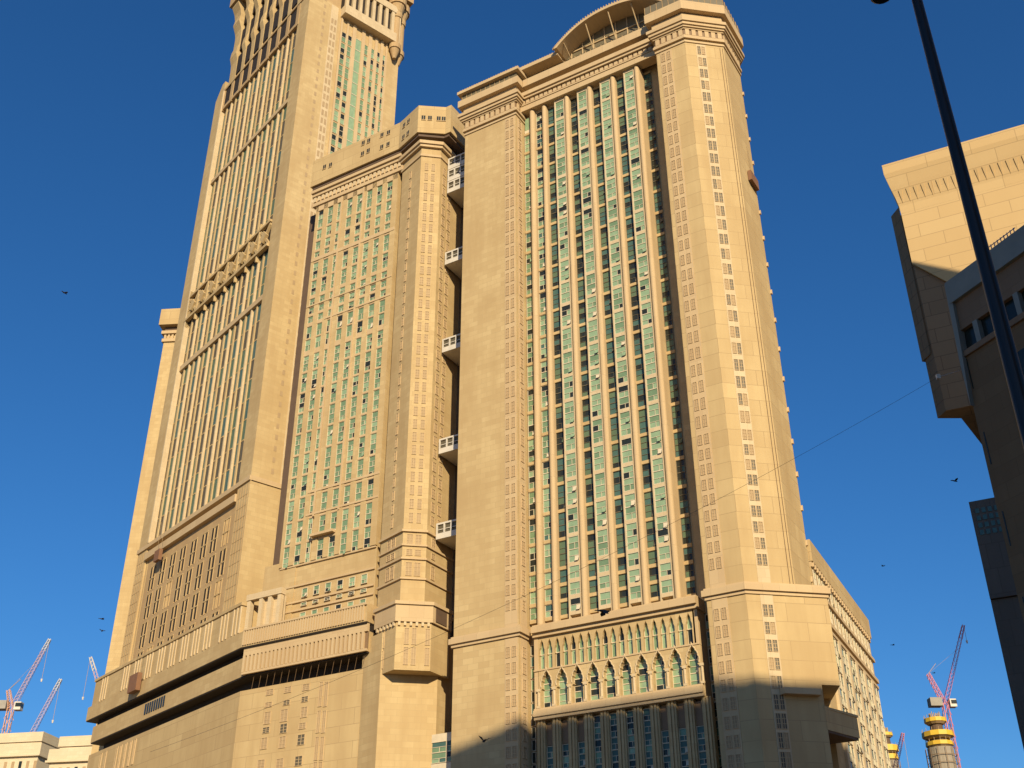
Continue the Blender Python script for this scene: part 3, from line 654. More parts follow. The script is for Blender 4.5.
# sunlit face: dotted corner pier, window columns, boxed balcony at the top
mb = MB()
for j in range(55): z = 128 + 3.3 * j; mb.box(5.5, 6.3, -0.04, 0.2, z, z + 1.5)
mb.build('vent', M['lattice'], tw, kind='stuff')
mb = MB(); mb.box(8.3, 11.0, -0.08, 0.3, 126, 303); mb.build('window_strip', M['cream'], tw)
fs = Set('window', tw, TF, WIN[:4] + [M['lattice'], WIN[5]]); 
for j in range(33):
    z = 129 + 5.0 * j
    for x0, x1 in ((13.0, 14.7), (15.4, 17.0), (22.0, 23.4), (24.7, 26.0), (27.1, 28.3), (29.4, 30.4)):
        if z > 298 - (x0 - 12) * 0.2: continue
        fs.add(lambda m, x0=x0, x1=x1, z=z: sash(m, x0, x1, -0.1, z, z + 4.3, 2, 0.25, 0.5, rich=False), (x0 + x1) / 2, 0, z, z + 4.3, x1 - x0)
    fs.add(lambda m, z=z: (m.box(18.4, 20.7, -0.1, 0.2, z, z + 4.75, 1), m.box(18.4, 20.7, -0.2, 0.2, z + 4.75, z + 5.0, 0)), 19.5, 0, z, z + 4.7, 2.3)
for j in range(50):
    z = 128 + 3.4 * j
    for x in (8.7, 9.9): fs.add(lambda m, x=x, z=z: m.box(x, x + 0.8, -0.12, 0.1, z, z + 2.2, 4), x, 0, z, z + 2.2, 0.8)
fs.done()
mb = MB()
EDG = [12.3, 13.0, 14.7, 15.4, 17.0, 18.4, 20.7, 22.0, 23.4, 24.7, 26.0, 27.1, 28.3, 29.4, 30.4, 31.0]
for i in range(0, len(EDG), 2): mb.box(EDG[i], EDG[i + 1], -0.45, 0.3, 126, 302)
mb.build('pier', M['trim'], tw, kind='stuff')
mb = MB(); mb.box(12.0, 34.0, -3.0, 0.4, 299.5, 303.5); mb.box(12.0, 34.0, -3.2, 0.4, 313, 316); mb.box(12.0, 34.0, -2.0, 0.4, 303.5, 313, 1)
for i in range(9): x = 12.0 + 2.62 * i; mb.box(x, x + 1.1, -3.0, -1.9, 303.5, 313)
mb.build('balcony', [M['cream'], M['dark']], tw)
for cx, cy in ((36.0, 0.5), (33.2, -1.5)):
    mb = MB(); n = 16
    for z0, z1, r0, r1 in ((293, 297, 0.6, 1.8), (297, 299, 2.1, 2.1), (299, 312, 1.6, 1.6), (312, 314, 1.9, 2.1), (314, 318, 1.7, 2.8), (318, 321, 3.2, 3.2), (321, 340, 2.4, 2.4)):
        mb.bar((cx, cy, z0), (cx, cy, z1), r0, n, r1)
    mb.build('turret', M['warm'], tw)
mb = MB(); mb.box(0, 38.5, -3.6, 2, 322, 352); mb.build('upper_gallery', M['warm'], tw)

# ------------------------------------------------------------ PODIUM at the tower's foot
po = thing('podium', 'long beige terrace podium with slatted parapet round the foot of the tallest tower', 'building', FA, -112, 12)
# corner where the two lines of the podium meet, in the facade frame
def TLtoF(x, y): q = FA.loc(TL.w(x, y)); return (q.x, q.y)
A0 = TLtoF(-68.5, -6); 
def meet(yT, yF):
    a = Vector(TLtoF(0, yT)); d = Vector(TLtoF(1, yT)) - a; t = (yF - a.y) / d.y; return (a.x + d.x * t, yF)
def wrap(yT, yF, xr, xl=-68.5): return [TLtoF(xl, yT + 12), TLtoF(xl, yT), meet(yT, yF), (xr, yF)]
def slab(mb, yT, yF, z0, z1, xr=-80.6, xl=-68.5, m=0, back=9.0):
    p = wrap(yT, yF, xr, xl); mb.prism([p[1], p[2], p[3], (xr, yF + back + 8), TLtoF(0, 6), TLtoF(xl, yT + back)], z0, z1, m)
mb = MB(); slab(mb, -4.2, 1.0, 0, 67.0, -82.6, -66.5); mb.build('lower_wall', M['stone_big'], po)
mb = MB(); slab(mb, -4.6, -0.2, 70.0, 74.2, -80.7, -66); mb.build('lower_fascia', M['stone'], po)
mb = MB(); slab(mb, -3.6, 0.6, 74.2, 75.7, -80.8, -66); slab(mb, -5.9, -1.1, 75.75, 75.98, -80.7, -68.3); mb.build('recess_band', M['dark'], po)  # near-black band stands in for shade between the fascias
mb = MB(); slab(mb, -1.6, 3.6, 67.02, 69.7, -80.8, -64); slab(mb, -4.5, -0.1, 69.72, 69.98, -80.75, -65.9); mb.build('soffit', M['dark'], po)  # near-black slabs darken the underside in place of shade
mb = MB(); slab(mb, -6.0, -1.2, 76.0, 79.6); slab(mb, -5.0, -0.4, 79.6, 80.0)
p = wrap(-6, -1.2, -80.6); q1 = TLtoF(13.5, -5.2)
mb.prism([TLtoF(-68, -5.3), TLtoF(14.5, -5.3), TLtoF(14.5, 2), TLtoF(-68, 2)], 79.7, 86.6); mb.prism([TLtoF(-68.3, -5.6), TLtoF(14.8, -5.6), TLtoF(14.8, 1.9), TLtoF(-68.3, 1.9)], 86.6, 87.3)
mb.build('terrace', M['stone'], po)
# slatted parapets on the side that follows the hotel blocks
mc = meet(-6, -1.2); xa = mc[0] + 0.4
mb = MB()
for i in range(48):
    x = xa + (-81.0 - xa) * i / 48; mb.box(x, x + 0.4, -1.5, -1.0, 76.3, 79.5)
for i in range(30):
    x = xa + (-81.0 - xa) * i / 30; mb.box(x, x + 0.62, -0.75, -0.1, 70.5, 74.1)
mb.box(xa, -80.7, -0.3, -0.1, 70.4, 74.2, 1)  # brown backing darkens the slat gaps in place of shade
mb.box(xa, -80.7, -1.6, -1.0, 79.5, 79.9); mb.box(xa, -80.7, -0.7, 0, 74.1, 75.95); mb.box(xa, -80.7, -0.7, 0, 70.0, 70.5)
mb.build('slat', [M['trim'], M['g_brown']], po, kind='stuff')
l = MB()
for g0 in (-63, -49, -42, -35, -28, -21.5, -15, -9, -3, 5, 11):
    for dx in (0, 1.6, 3.2): l.box(g0 + dx, g0 + dx + 0.4, -5.5, -5.2, 80.2, 86.4)
out = MB(); out.f, out.m = l.f, l.m; out.v = [FA.loc(TL.w(*p))[:] for p in l.v]; out.build('pilaster_strip', M['cream'], po, kind='stuff')
l = MB()
for i in range(9): x = -33.0 + i * 1.3; l.box(x, x + 0.7, -4.75, -4.5, 71.2, 73.8)
out = MB(); out.f, out.m = l.f, l.m; out.v = [FA.loc(TL.w(*p))[:] for p in l.v]; out.build('louvre', M['g_dark'], po, kind='stuff')
mb = MB()
for i in range(17): x = mc[0] + 2 + i * 2.0; mb.bar((x, 1.3, 67.1), (x + 1.3, 0.3, 69.7), 0.05, 4)
mb.build('soffit_rib', M['g_brown'], po, kind='stuff')
# portal frame on the terrace corner, and the low wall under the green windows
l = MB()
for x in (6.5, 9.5, 12.2, 14.6): l.box(x, x + 0.9, -4.9, -4.0, 87.3, 93.0)
mbp = MB(); fx, fy = TLtoF(15.2, -4.6)
for x in (0.0, 3.6, 6.2, 9.0): mbp.box(fx + x, fx + x + 1.0, fy + 0.2, fy + 1.4, 79.7, 87.6)
mbp.box(fx - 0.2, fx + 10.2, fy, fy + 1.5, 87.6, 89.0); mbp.box(fx + 4.5, fx + 10.0, fy + 1.2, fy + 2.0, 79.7, 87.5)
mbp.build('portal', M['cream'], po)
mb = MB(); mb.box(-116, -106.5, 4.4, 9, 79.7, 96.5); mb.build('stair_tower', M['stone'], po)
# slits in the lower wall
ls = Set('slit_window', po, FA, SLIT)
t4 = lambda x, y: (230 + x / 4, 576 + y / 4)
for x, y, hw, hh, g in ((160, 465, .95, .55, 1), (155, 515, .9, .45, 1), (150, 568, .8, 1.2, 1), (145, 617, .9, .55, 2), (137, 670, .8, 1.1, 1), (232, 455, .9, .55, 1), (227, 507, .85, .45, 2), (217, 558, .9, 1.2, 1), (215, 610, .9, .9, 2), (210, 665, .8, 1.1, 1), (305, 445, .9, .6, 1), (300, 493, .85, .5, 2), (297, 545, .8, 1.0, 1), (290, 600, .85, .55, 1), (285, 655, .9, 1.0, 2), (275, 740, .9, 0.9, 2), (200, 750, .9, .9, 1), (125, 755, .9, .9, 1)):
    q = FA.at(*t4(x, y), 1.0); ls.add(lambda m, q=q, hw=hw, hh=hh, g=g: slit(m, q.x - hw, q.x + hw, 0.97, q.z - hh, q.z + hh, 0, g), q.x, 1.0, q.z - hh, q.z + hh, 2 * hw)
for y0, y1 in ((425, 520), (540, 625), (645, 735), (745, 800)):
    for x in (367, 388):
        dxy = -0.075 * (y0 - 425); a = FA.at(*t4(x + dxy, y0), 1.0); b = FA.at(*t4(x + dxy, y1), 1.0)
        ls.add(lambda m, a=a, b=b: slit(m, a.x - 0.4, a.x + 0.4, 0.97, b.z, a.z, 0, 1), a.x, 1.0, b.z, a.z, 0.8)
for k in range(3):
    for x in (-48, -45.5, -42.5, -39.5, -37, -58, -55):
        def lw_(m, x=x, k=k):
            l = MB(); slit(l, x, x + 0.8, -4.25, 60 - 9 * k, 66 - 9 * k, 0, 1 if x > -46 else 2); n = len(m.v); m.v += [FA.loc(TL.w(*p))[:] for p in l.v]
            for f, mm in zip(l.f, l.m): m.f.append([i + n for i in f]); m.m.append(mm)
        q = TLtoF(x, -4.25); ls.add(lw_, q[0], q[1], 60 - 9 * k, 66 - 9 * k, 0.8, 0)
ls.done()

# ------------------------------------------------------------ neighbour block beyond the tower
NF = Frame(gp(162, 310, 352), 95); nz_ = NF.at(162, 310, 0).z
nb_ = thing('hotel_block', 'pale beige block half hidden behind the left edge of the tallest tower', 'building', NF, 10, 10)
mb = MB(); mb.box(2.0, 22, 1.5, 24, 0, nz_ - 9.5); mb.build('wall', M['stone'], nb_)
mb = MB(); mb.box(1.4, 22, 0.9, 24, nz_ - 12.5, nz_ - 11.3); mb.box(1.0, 22, 0.5, 24, nz_ - 9.5, nz_ - 8.3); mb.build('cornice', M['trim'], nb_)
mb = MB(); mb.box(1.8, 22, 1.3, 24, nz_ - 8.3, nz_ - 6.4); mb.build('roof_slot', M['shadow_wall'], nb_)  # dark brown layer as the shade below the parapet
mb = MB(); mb.box(0, 22, -0.5, 24, nz_ - 6.4, nz_); mb.build('parapet', M['stone_big'], nb_)
mb = MB()
for i in range(12): mb.box(2.0 + i * 1.3, 2.7 + i * 1.3, 1.0, 1.6, nz_ - 11.2, nz_ - 9.6)
mb.build('dentil', M['trim'], nb_, kind='stuff')
# ------------------------------------------------------------ RIGHT: tall building with zigzag frieze
D = 300; P = gp(881.75, 165.5, D); RBF = Frame(P, 180 - 63.8)
k_ = D / 130.0
rb = thing('tower_building', 'sunlit sand-coloured building with a zigzag frieze under its flared top, right edge', 'building', RBF, 20, 20)
zt = P.z; Z = lambda v: 1.7 + (v - 1.7) * k_
SR1 = stone('sand_panel', (0.53, 0.38, 0.19), (0.47, 0.32, 0.15), joint=(0.36, 0.25, 0.125), bw=13, bh=4.6, mortar=0.12, streak=0.25)
prof = [(0.0, zt), (0.0, Z(103.3)), (0.45, Z(101.2)), (0.85, Z(99.6)), (1.1, Z(98.2)), (1.15, Z(97.0))]
prof = [(o * k_, z) for o, z in prof]
W_ = 60
mb = MB(); rows_ = [[(o * 0.9, o, z), (W_, o, z), (W_, 60, z), (o * 0.9 + 4, 60, z)] for o, z in prof]
for a, b in zip(rows_[:-1], rows_[1:]): mb.add(b + a, [(0, 1, 5, 4), (1, 2, 6, 5), (2, 3, 7, 6), (3, 0, 4, 7)])
mb.add(rows_[0], [(0, 1, 2, 3)])
mb.build('flared_top', SR1, rb)
sc = lambda pl: [(a * k_, b * k_) for a, b in pl]
BR1 = stone('shaded_wall_brown', (0.26, 0.175, 0.10), (0.21, 0.14, 0.08), joint=(0.15, 0.10, 0.06), bw=9, bh=4.6, mortar=0.12, streak=0.3)  # darker brown puts shade into the lower wall's colour
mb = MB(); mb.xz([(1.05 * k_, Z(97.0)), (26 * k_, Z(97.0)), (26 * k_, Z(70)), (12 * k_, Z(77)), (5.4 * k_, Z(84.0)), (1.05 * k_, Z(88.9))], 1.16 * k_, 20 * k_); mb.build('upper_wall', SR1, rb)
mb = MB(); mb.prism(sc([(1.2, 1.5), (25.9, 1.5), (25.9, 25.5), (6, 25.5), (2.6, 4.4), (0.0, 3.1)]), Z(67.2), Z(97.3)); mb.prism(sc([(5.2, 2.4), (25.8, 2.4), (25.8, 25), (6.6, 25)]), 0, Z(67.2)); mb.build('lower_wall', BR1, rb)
mb = MB(); mb.prism(sc([(0.9, 1.7), (-0.4, 3.3), (0.6, 4.2)]), Z(75.5), Z(98.6)); mb.build('corner_fin', BR1, rb)  # corner takes the same shade colour
mb = MB()
for i in range(40):
    x = (1.35 + i * 0.97) * k_; za, zb = Z(100.5), Z(98.5); w2 = 0.46 * k_
    ya, yb = 0.62 * k_, 1.05 * k_
    mb.add([(x, ya - 0.25, za), (x + w2, ya - 0.25, za), (x + w2 / 2, yb - 0.1, zb), (x, 1.25 * k_, za), (x + w2, 1.25 * k_, za), (x + w2 / 2, 1.25 * k_, zb)], [(0, 2, 1), (0, 1, 4, 3), (1, 2, 5, 4), (2, 0, 3, 5)])
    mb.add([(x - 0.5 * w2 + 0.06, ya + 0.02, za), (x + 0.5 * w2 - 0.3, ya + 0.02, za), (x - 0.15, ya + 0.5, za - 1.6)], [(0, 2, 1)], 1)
mb.build('zigzag_frieze', [SR1, M['shadow_wall']], rb)
# unseen block added on the right, its roof edge shaped to shade that building
q = RBF.w(1.1 * k_, 1.16 * k_, Z(89.2)); t_ = (q.y - 150) / -SUN_DIR.y; c1 = q + SUN_DIR * t_
e1_ = Vector((0.53, -0.85)); e2_ = Vector((-0.85, -0.53)); c0 = Vector((c1.x, c1.y))
SBF = Frame((0, 0), 90)
sbk = thing('added_shade_tower', 'unseen beige tower added past the right edge to shade the building there', 'building', SBF, c0.x + 20, c0.y - 20)
mb = MB(); mb.prism([c0[:], (c0 + e1_ * 70)[:], (c0 + e1_ * 70 + e2_ * 12)[:], (c0 + e2_ * 12)[:]], 0, c1.z); mb.build('wall', M['stone_big'], sbk)
mb = MB(); mb.prism([(c0 + e1_ * 20 + e2_ * 3)[:], (c0 + e1_ * 50 + e2_ * 3)[:], (c0 + e1_ * 50 + e2_ * 9)[:], (c0 + e1_ * 20 + e2_ * 9)[:]], c1.z - 0.05, c1.z + 3); mb.build('plant_room', M['trim'], sbk)

# ------------------------------------------------------------ RIGHT: near dark corner building
D = 100; P = gp(960.5, 355, D); NBF = Frame(P, 180 - 24.5); k_ = D / 60.0; Z = lambda v: 1.7 + (v - 1.7) * k_
cb = thing('corner_building', 'shaded brown corner building with grey roof fascia and dark window band, right edge', 'building', NBF, 10, 10)
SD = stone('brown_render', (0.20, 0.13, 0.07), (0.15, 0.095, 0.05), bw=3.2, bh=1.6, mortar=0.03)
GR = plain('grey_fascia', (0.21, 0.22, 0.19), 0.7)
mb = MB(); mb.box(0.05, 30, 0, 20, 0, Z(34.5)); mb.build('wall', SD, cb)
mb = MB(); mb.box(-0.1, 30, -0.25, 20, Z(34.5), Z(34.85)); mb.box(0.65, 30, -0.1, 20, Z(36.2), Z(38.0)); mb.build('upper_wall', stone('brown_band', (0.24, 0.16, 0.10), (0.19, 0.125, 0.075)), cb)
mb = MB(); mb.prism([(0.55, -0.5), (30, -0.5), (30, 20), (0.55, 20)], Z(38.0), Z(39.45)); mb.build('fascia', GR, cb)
mb = MB(); mb.xz([(0.4, Z(39.4)), (0.95, Z(39.4)), (0.75, Z(36)), (0.5, Z(34)), (0.2, Z(31.5)), (0.1, Z(34))], -0.45, 0.3); mb.build('edge_fin', GR, cb)
mb = MB(); mb.box(0.3, 29, 0.35, 0.5, Z(34.85), Z(36.2)); mb.build('window_band', M['g_dark'], cb)
for i in range(9):
    x = 2.3 + 2.45 * i; mb = MB(); mb.box(x, x + 0.55, -0.2, 0.6, Z(34.85), Z(36.2)); mb.build('window_post', GR, cb)
cs_ = Set('slit_window', cb, NBF, [M['g_dark'], SD])
for k in range(7): cs_.add(lambda m, k=k: m.box(0.5, 0.62, -0.03, 0.1, Z(32.5 - 4.6 * k), Z(35.0 - 4.6 * k - 0.6)), 0.5, 0, 40, 44, 0.2)
for k in range(8): cs_.add(lambda m, k=k: m.box(5.6 + 2.6 * k, 7.4 + 2.6 * k, -0.03, 0.1, Z(31.3), Z(33.0)), 6.5 + 2.6 * k, 0, Z(31), Z(33), 1.8)
cs_.done()
q = NBF.at(993, 246, 1.0)
mb = MB()
for i in range(9): mb.bar((q.x - 1 + i * 0.4, 1.5, Z(39.4)), (q.x - 1 + i * 0.4, 1.5, Z(39.4) + 2.2), 0.05)
for z in (0.7, 1.4, 2.1): mb.bar((q.x - 1.2, 1.5, Z(39.4) + z), (q.x + 2.4, 1.5, Z(39.4) + z), 0.05)
mb.build('roof_rail', plain('blue_grey_metal', (0.22, 0.24, 0.30), 0.5, 0.3), cb)

# dark slab farther back on the right
D = 135; P = gp(969, 503, D); SLF = Frame(P, 180 - 62); 
sb = thing('office_slab', 'dark grey slab building rising behind the brown corner building, seen edge on', 'building', SLF, 10, 10)
DG = stone('dark_grey_cladding', (0.13, 0.11, 0.09), (0.10, 0.085, 0.07), bw=1.5, bh=3.0, mortar=0.05)
mb = MB(); mb.box(0, 24, 0, 20, 0, P.z - 12); mb.box(0.0, 24, -0.3, 20, P.z - 11.9, P.z); mb.build('wall', DG, sb)
for j in range(4):
    for i in range(4):
        mb = MB(); mb.box(0.5 + 0.7 * i, 0.95 + 0.7 * i, -0.36, -0.2, P.z - 1.6 - 0.9 * j, P.z - 1.0 - 0.9 * j); mb.build('window', M['g_teal'], sb)

# ------------------------------------------------------------ building behind the camera whose roofline shades the feet of the blocks
OF = Frame((0, -60), 90)
ob = thing('opposite_building', 'broad beige block across the street, behind the viewpoint', 'building', OF, 80, -10)
C1F = Frame(FA.o, 180 - 58.96 - math.degrees(CA))
def cast(fr, x, y, ly):
    q = fr.at(x, y, ly); W = fr.w(q.x, q.y, q.z); t = (-60 - W.y) / SUN_DIR.y; r = W + SUN_DIR * t; return (r.x, r.z)
edge = [cast(FA, 430, 762, 2), cast(FA, 451, 750, 0), cast(FA, 505, 727, 0), cast(FA, 536, 721, 3), cast(FA, 600, 709, 3), cast(FA, 700, 695, 3), cast(FA, 745, 680, 0), cast(C1F, 785, 682, 0), cast(C1F, 820, 683, 0)]
edge.sort(); e0, e9 = edge[0], edge[-1]
mb = MB(); mb.xz([(e0[0] - 25, 0), (e9[0] + 22, 0), (e9[0] + 22, e9[1])] + edge[::-1] + [(e0[0] - 25, e0[1] - 1)], -14, 0); mb.build('wall', M['stone_big'], ob)
mb = MB()
for i in range(15):
    for j in range(30): mb.box(40 + 6 * i, 42.4 + 6 * i, -0.05, 0.1, 10 + 4.6 * j, 12.6 + 4.6 * j)
mb.build('window', M['g_dark'], ob, kind='stuff')

# ------------------------------------------------------------ LEFT DISTANCE: pale blocks
PALE = stone('pale_stone', (0.62, 0.53, 0.37), (0.55, 0.45, 0.30), bw=2, bh=1)
def far_block(x0, x1, ytop, D, label, step):
    P0 = gp(x0, ytop, D); fr = Frame(P0, 100); P1 = fr.at(x1, ytop, 0); wd = P1.x; H = P0.z
    t = thing('far_block', label, 'building', fr, wd / 2, 8)
    mb = MB(); mb.box(0.6, wd - 0.6, 0.6, 20, 0, H - 7); mb.build('wall', PALE, t)
    mb = MB(); mb.box(step, wd, 0, 20, H - 3.0, H); mb.box(step + 0.4, wd - 0.3, 0.5, 20, H - 3.6, H - 3.0); mb.box(-0.2, wd, 0.2, 20, H - 7, H - 3.6); mb.box(-0.5, wd + 0.3, -0.4, 20, H - 7.6, H - 7.0); mb.build('cornice', PALE, t)
    for i in range(int(wd / 2.6)):
        mb = MB(); mb.box(1.2 + 2.6 * i, 2.2 + 2.6 * i, 0.5, 0.7, H - 26, H - 9); mb.build('window', M['lattice'] if i % 4 != 3 else M['g_dark'], t)
far_block(-30, 43, 735, 420, 'pale stone block in the far lower left corner under the cranes', 0.0)
far_block(52, 98, 737, 380, 'pale stone block with a stepped top just left of the podium', 2.6)

# ------------------------------------------------------------ cranes
def truss(mb, a, b, wd, n, r, m=0):
    a, b = Vector(a), Vector(b); d = (b - a).normalized(); u = d.cross(Vector((0, 1, 0))); 
    if u.length < 0.1: u = Vector((1, 0, 0))
    u.normalize(); v = d.cross(u)
    C4 = [(u * i + v * j) * wd / 2 for i, j in ((-1, -1), (1, -1), (1, 1), (-1, 1))]
    for c in C4: mb.bar(a + c, b + c * 0.7, r, 4, None, m)
    for k in range(n):
        p0 = a.lerp(b, k / n); p1 = a.lerp(b, (k + 1) / n)
        for i in range(4): mb.bar(p0 + C4[i], p1 + C4[(i + 1) % 4] * (1 - 0.3 * (k + 1) / n), r * 0.6, 4, None, m)
def wp(x, y, D):
    P = gp(x, y, D); return P
def crane(label, D, pts, red, tip=None, group='tower cranes on the skyline', mast=True, hook=None):
    """pts in picture order: slew, jib tip, apex, mast foot at ground below slew"""
    s = wp(*pts['slew'], D); t = thing('tower_crane', label, 'crane', Frame((s.x, s.y), 90), 0, 0, group)
    def l(q): P = wp(q[0], q[1], D); return Vector((P.x - s.x, P.y - s.y, P.z))
    S = l(pts['slew']); k = D / 300.0
    if mast:
        mb = MB(); truss(mb, (S.x, S.y, 0), S, 1.7 * k, int(S.z / (2.6 * k)), 0.11 * k); mb.build('mast', red, t)
        mb = MB(); mb.box(S.x - 3.8 * k, S.x - 0.9 * k, -1.2 * k, 1.2 * k, S.z - 0.4 * k, S.z + 1.6 * k); mb.build('counterweight', plain('grey_concrete', (0.30, 0.28, 0.24), 0.8), t)
        mb = MB(); mb.box(S.x + 1.0 * k, S.x + 2.6 * k, -1.0 * k, 0.8 * k, S.z - 0.6 * k, S.z + 1.3 * k, 0); mb.box(S.x + 1.3 * k, S.x + 2.65 * k, -1.05 * k, 0.5 * k, S.z + 0.1 * k, S.z + 1.0 * k, 1); mb.build('cab', [M['white'], M['g_dark']], t)
    J = l(pts['jib0']) if 'jib0' in pts else S; T = l(pts['tip'])
    mb = MB(); truss(mb, J, J.lerp(T, 0.82), 0.95 * k, 16, 0.055 * k); mb.build('jib', red, t)
    mb = MB(); truss(mb, J.lerp(T, 0.82), T, 0.75 * k, 4, 0.08 * k); mb.build('jib_tip', tip or red, t)
    if 'apex' in pts:
        A = l(pts['apex']); mb = MB(); truss(mb, S, A, 1.0 * k, 8, 0.09 * k); mb.build('back_mast', red, t)
        mb = MB(); mb.bar(A, J.lerp(T, 0.7), 0.03 * k, 4); mb.bar(A, A + Vector((2.4 * k, 0, 2.6 * k)), 0.07 * k, 4); mb.build('pendant', M['lattice'], t)
    mb = MB(); hl = hook or 10 * k; mb.bar(T, T - Vector((0, 0, hl)), 0.05 * k, 4); mb.build('hoist_rope', M['lattice'], t)
    mb = MB(); bm_ = T - Vector((0, 0, hl)); mb.bar(bm_, bm_ - Vector((0, 0, 0.7 * k)), 0.28 * k, 8, 0.15 * k); mb.build('hook_block', M['white'], t)
    return t
RED = plain('red_crane_paint', (0.50, 0.12, 0.14), 0.5); ORG = plain('orange_crane_paint', (0.60, 0.33, 0.20), 0.5); PNK = plain('hazed_red_paint', (0.55, 0.36, 0.34), 0.6)  # left crane colours paled for the haze of distance
crane('red luffing crane standing beside the yellow-ringed tower under construction', 300, dict(slew=(945, 705), tip=(963.5, 625), apex=(928, 674)), RED, hook=4.0)
crane('orange luffing crane above the pale block at the far left edge', 470, dict(slew=(11, 708), jib0=(14, 705), tip=(50, 639), apex=(8.5, 690)), ORG, M['white'])
crane('slender pale crane jib rising right of the orange crane, white at its tip', 480, dict(slew=(26, 745), tip=(61, 679)), PNK, M['white'], mast=True)
crane('short white jib tip just above the left end of the podium', 490, dict(slew=(114, 735), tip=(90.5, 657)), PNK, M['white'])
crane('thin pink crane jib beside the half-hidden yellow-ringed tower', 520, dict(slew=(893, 778), tip=(903, 733)), RED)

# towers under construction with yellow formwork rings
CONC = stone('raw_concrete', (0.33, 0.29, 0.23), (0.26, 0.22, 0.17), bw=9, bh=1.6); YEL = plain('yellow_formwork', (0.62, 0.40, 0.04), 0.55)
def minaret(x, D, ys, k, label):
    s = wp(x, ys[0], D); t = thing('unfinished_tower', label, 'tower', Frame((s.x, s.y), 90), 0, 0, 'round towers under construction')
    z = [wp(x, y, D).z for y in ys]     # crown top, ring1 top, ring1 bottom, ring2 top, bottom, ring3 top, bottom
    mb = MB(); mb.bar((0, 0, 0), (0, 0, z[6]), 3.0 * k, 20); mb.build('shaft', CONC, t)
    mb = MB(); mb.bar((0, 0, z[6]), (0, 0, z[3]), 2.2 * k, 20); mb.bar((0, 0, z[4]), (0, 0, z[1] - 0.2), 1.6 * k, 16, 1.4 * k); mb.build('core', M['shadow_wall'], t)
    for a, b, r in ((1, 2, 2.6), (3, 4, 3.7), (5, 6, 3.2)):
        mb = MB(); mb.bar((0, 0, z[b] + 0.5 * k), (0, 0, z[a] - 0.2), r * k, 12, r * 0.98 * k, 0); mb.bar((0, 0, z[b]), (0, 0, z[b] + 0.5 * k), r * 0.75 * k, 12, r * 0.97 * k, 1)
        for i in range(14): an_ = i * math.pi / 7; mb.bar((r * 0.95 * k * math.cos(an_), r * 0.95 * k * math.sin(an_), z[a] - 0.2), (r * 0.95 * k * math.cos(an_), r * 0.95 * k * math.sin(an_), z[a] + 0.55 * k), 0.06 * k, 4, None, 1)
        mb.build('formwork_ring', [YEL, M['lattice']], t)
    mb = MB()
    for i in range(16): an_ = i * math.pi / 8; mb.bar((1.1 * k * math.cos(an_), 1.1 * k * math.sin(an_), z[1]), (1.2 * k * math.cos(an_), 1.2 * k * math.sin(an_), z[0] - random.random() * 0.6 * k), 0.12 * k, 4)
    mb.build('rebar', M['lattice'], t, kind='stuff')
    mb = MB()
    for i in range(12):
        an_ = i * math.pi / 6; c, s2 = math.cos(an_) * 3.5 * k, math.sin(an_) * 3.5 * k; mb.bar((c, s2, max(0, z[6] - 40 * k)), (c, s2, z[6]), 0.08 * k, 4)
    for j in range(16):
        zz_ = z[6] - (j + 1) * 1.8 * k
        for i in range(12): a0, a1 = i * math.pi / 6, (i + 1) * math.pi / 6; mb.bar((math.cos(a0) * 3.5 * k, math.sin(a0) * 3.5 * k, zz_), (math.cos(a1) * 3.5 * k, math.sin(a1) * 3.5 * k, zz_), 0.08 * k, 4)
    mb.build('scaffold', M['g_brown'], t, kind='stuff')
minaret(933.5, 290, (712, 718, 725, 732, 740, 742, 749), 0.98, 'round concrete tower under construction with three yellow rings, beside the red crane')
minaret(883.5, 640, (727, 733, 738, 746, 754, 755, 762), 1.56, 'yellow-ringed tower under construction, mostly hidden behind the side building')

# ------------------------------------------------------------ street lamp
LF = Frame((5.48, 10.7), 90)
sl_ = thing('street_lamp', 'dark tapered street lamp post rising across the upper right corner', 'street lamp', LF, 0, 0)
DM = plain('dark_painted_steel', (0.022, 0.023, 0.026), 0.45, 0.5)
mb = MB(); mb.bar((0, 0, 0.0), (0, 0, 16.8), 0.118, 20, 0.055); mb.bar((0, 0, 0), (0, 0, 1.6), 0.17, 20, 0.16); mb.bar((0, 0, 1.6), (0, 0, 1.75), 0.16, 20, 0.118); mb.build('pole', DM, sl_, smooth=False)
mb = MB(); arcp = [(-1.1 * (1 - math.cos(a)), 0.4 * (1 - math.cos(a)) * 0, 16.6 + 1.0 * math.sin(a)) for a in [i * math.pi / 12 for i in range(9)]]
mb.tube(arcp, 0.05, 10); e = arcp[-1]; mb.bar(e, (-0.62, -0.1, 14.4), 0.03, 8); mb.build('arm', DM, sl_)
mb = MB(); hx, hy = -0.40, 0.12
mb.bar((hx, hy, 14.05), (hx, hy, 14.25), 0.16, 16, 0.11); mb.bar((hx, hy, 14.25), (hx, hy, 14.4), 0.11, 16, 0.05); mb.bar((hx, hy, 14.02), (hx, hy, 14.05), 0.13, 16, 0.16); mb.build('lamp_head', DM, sl_)

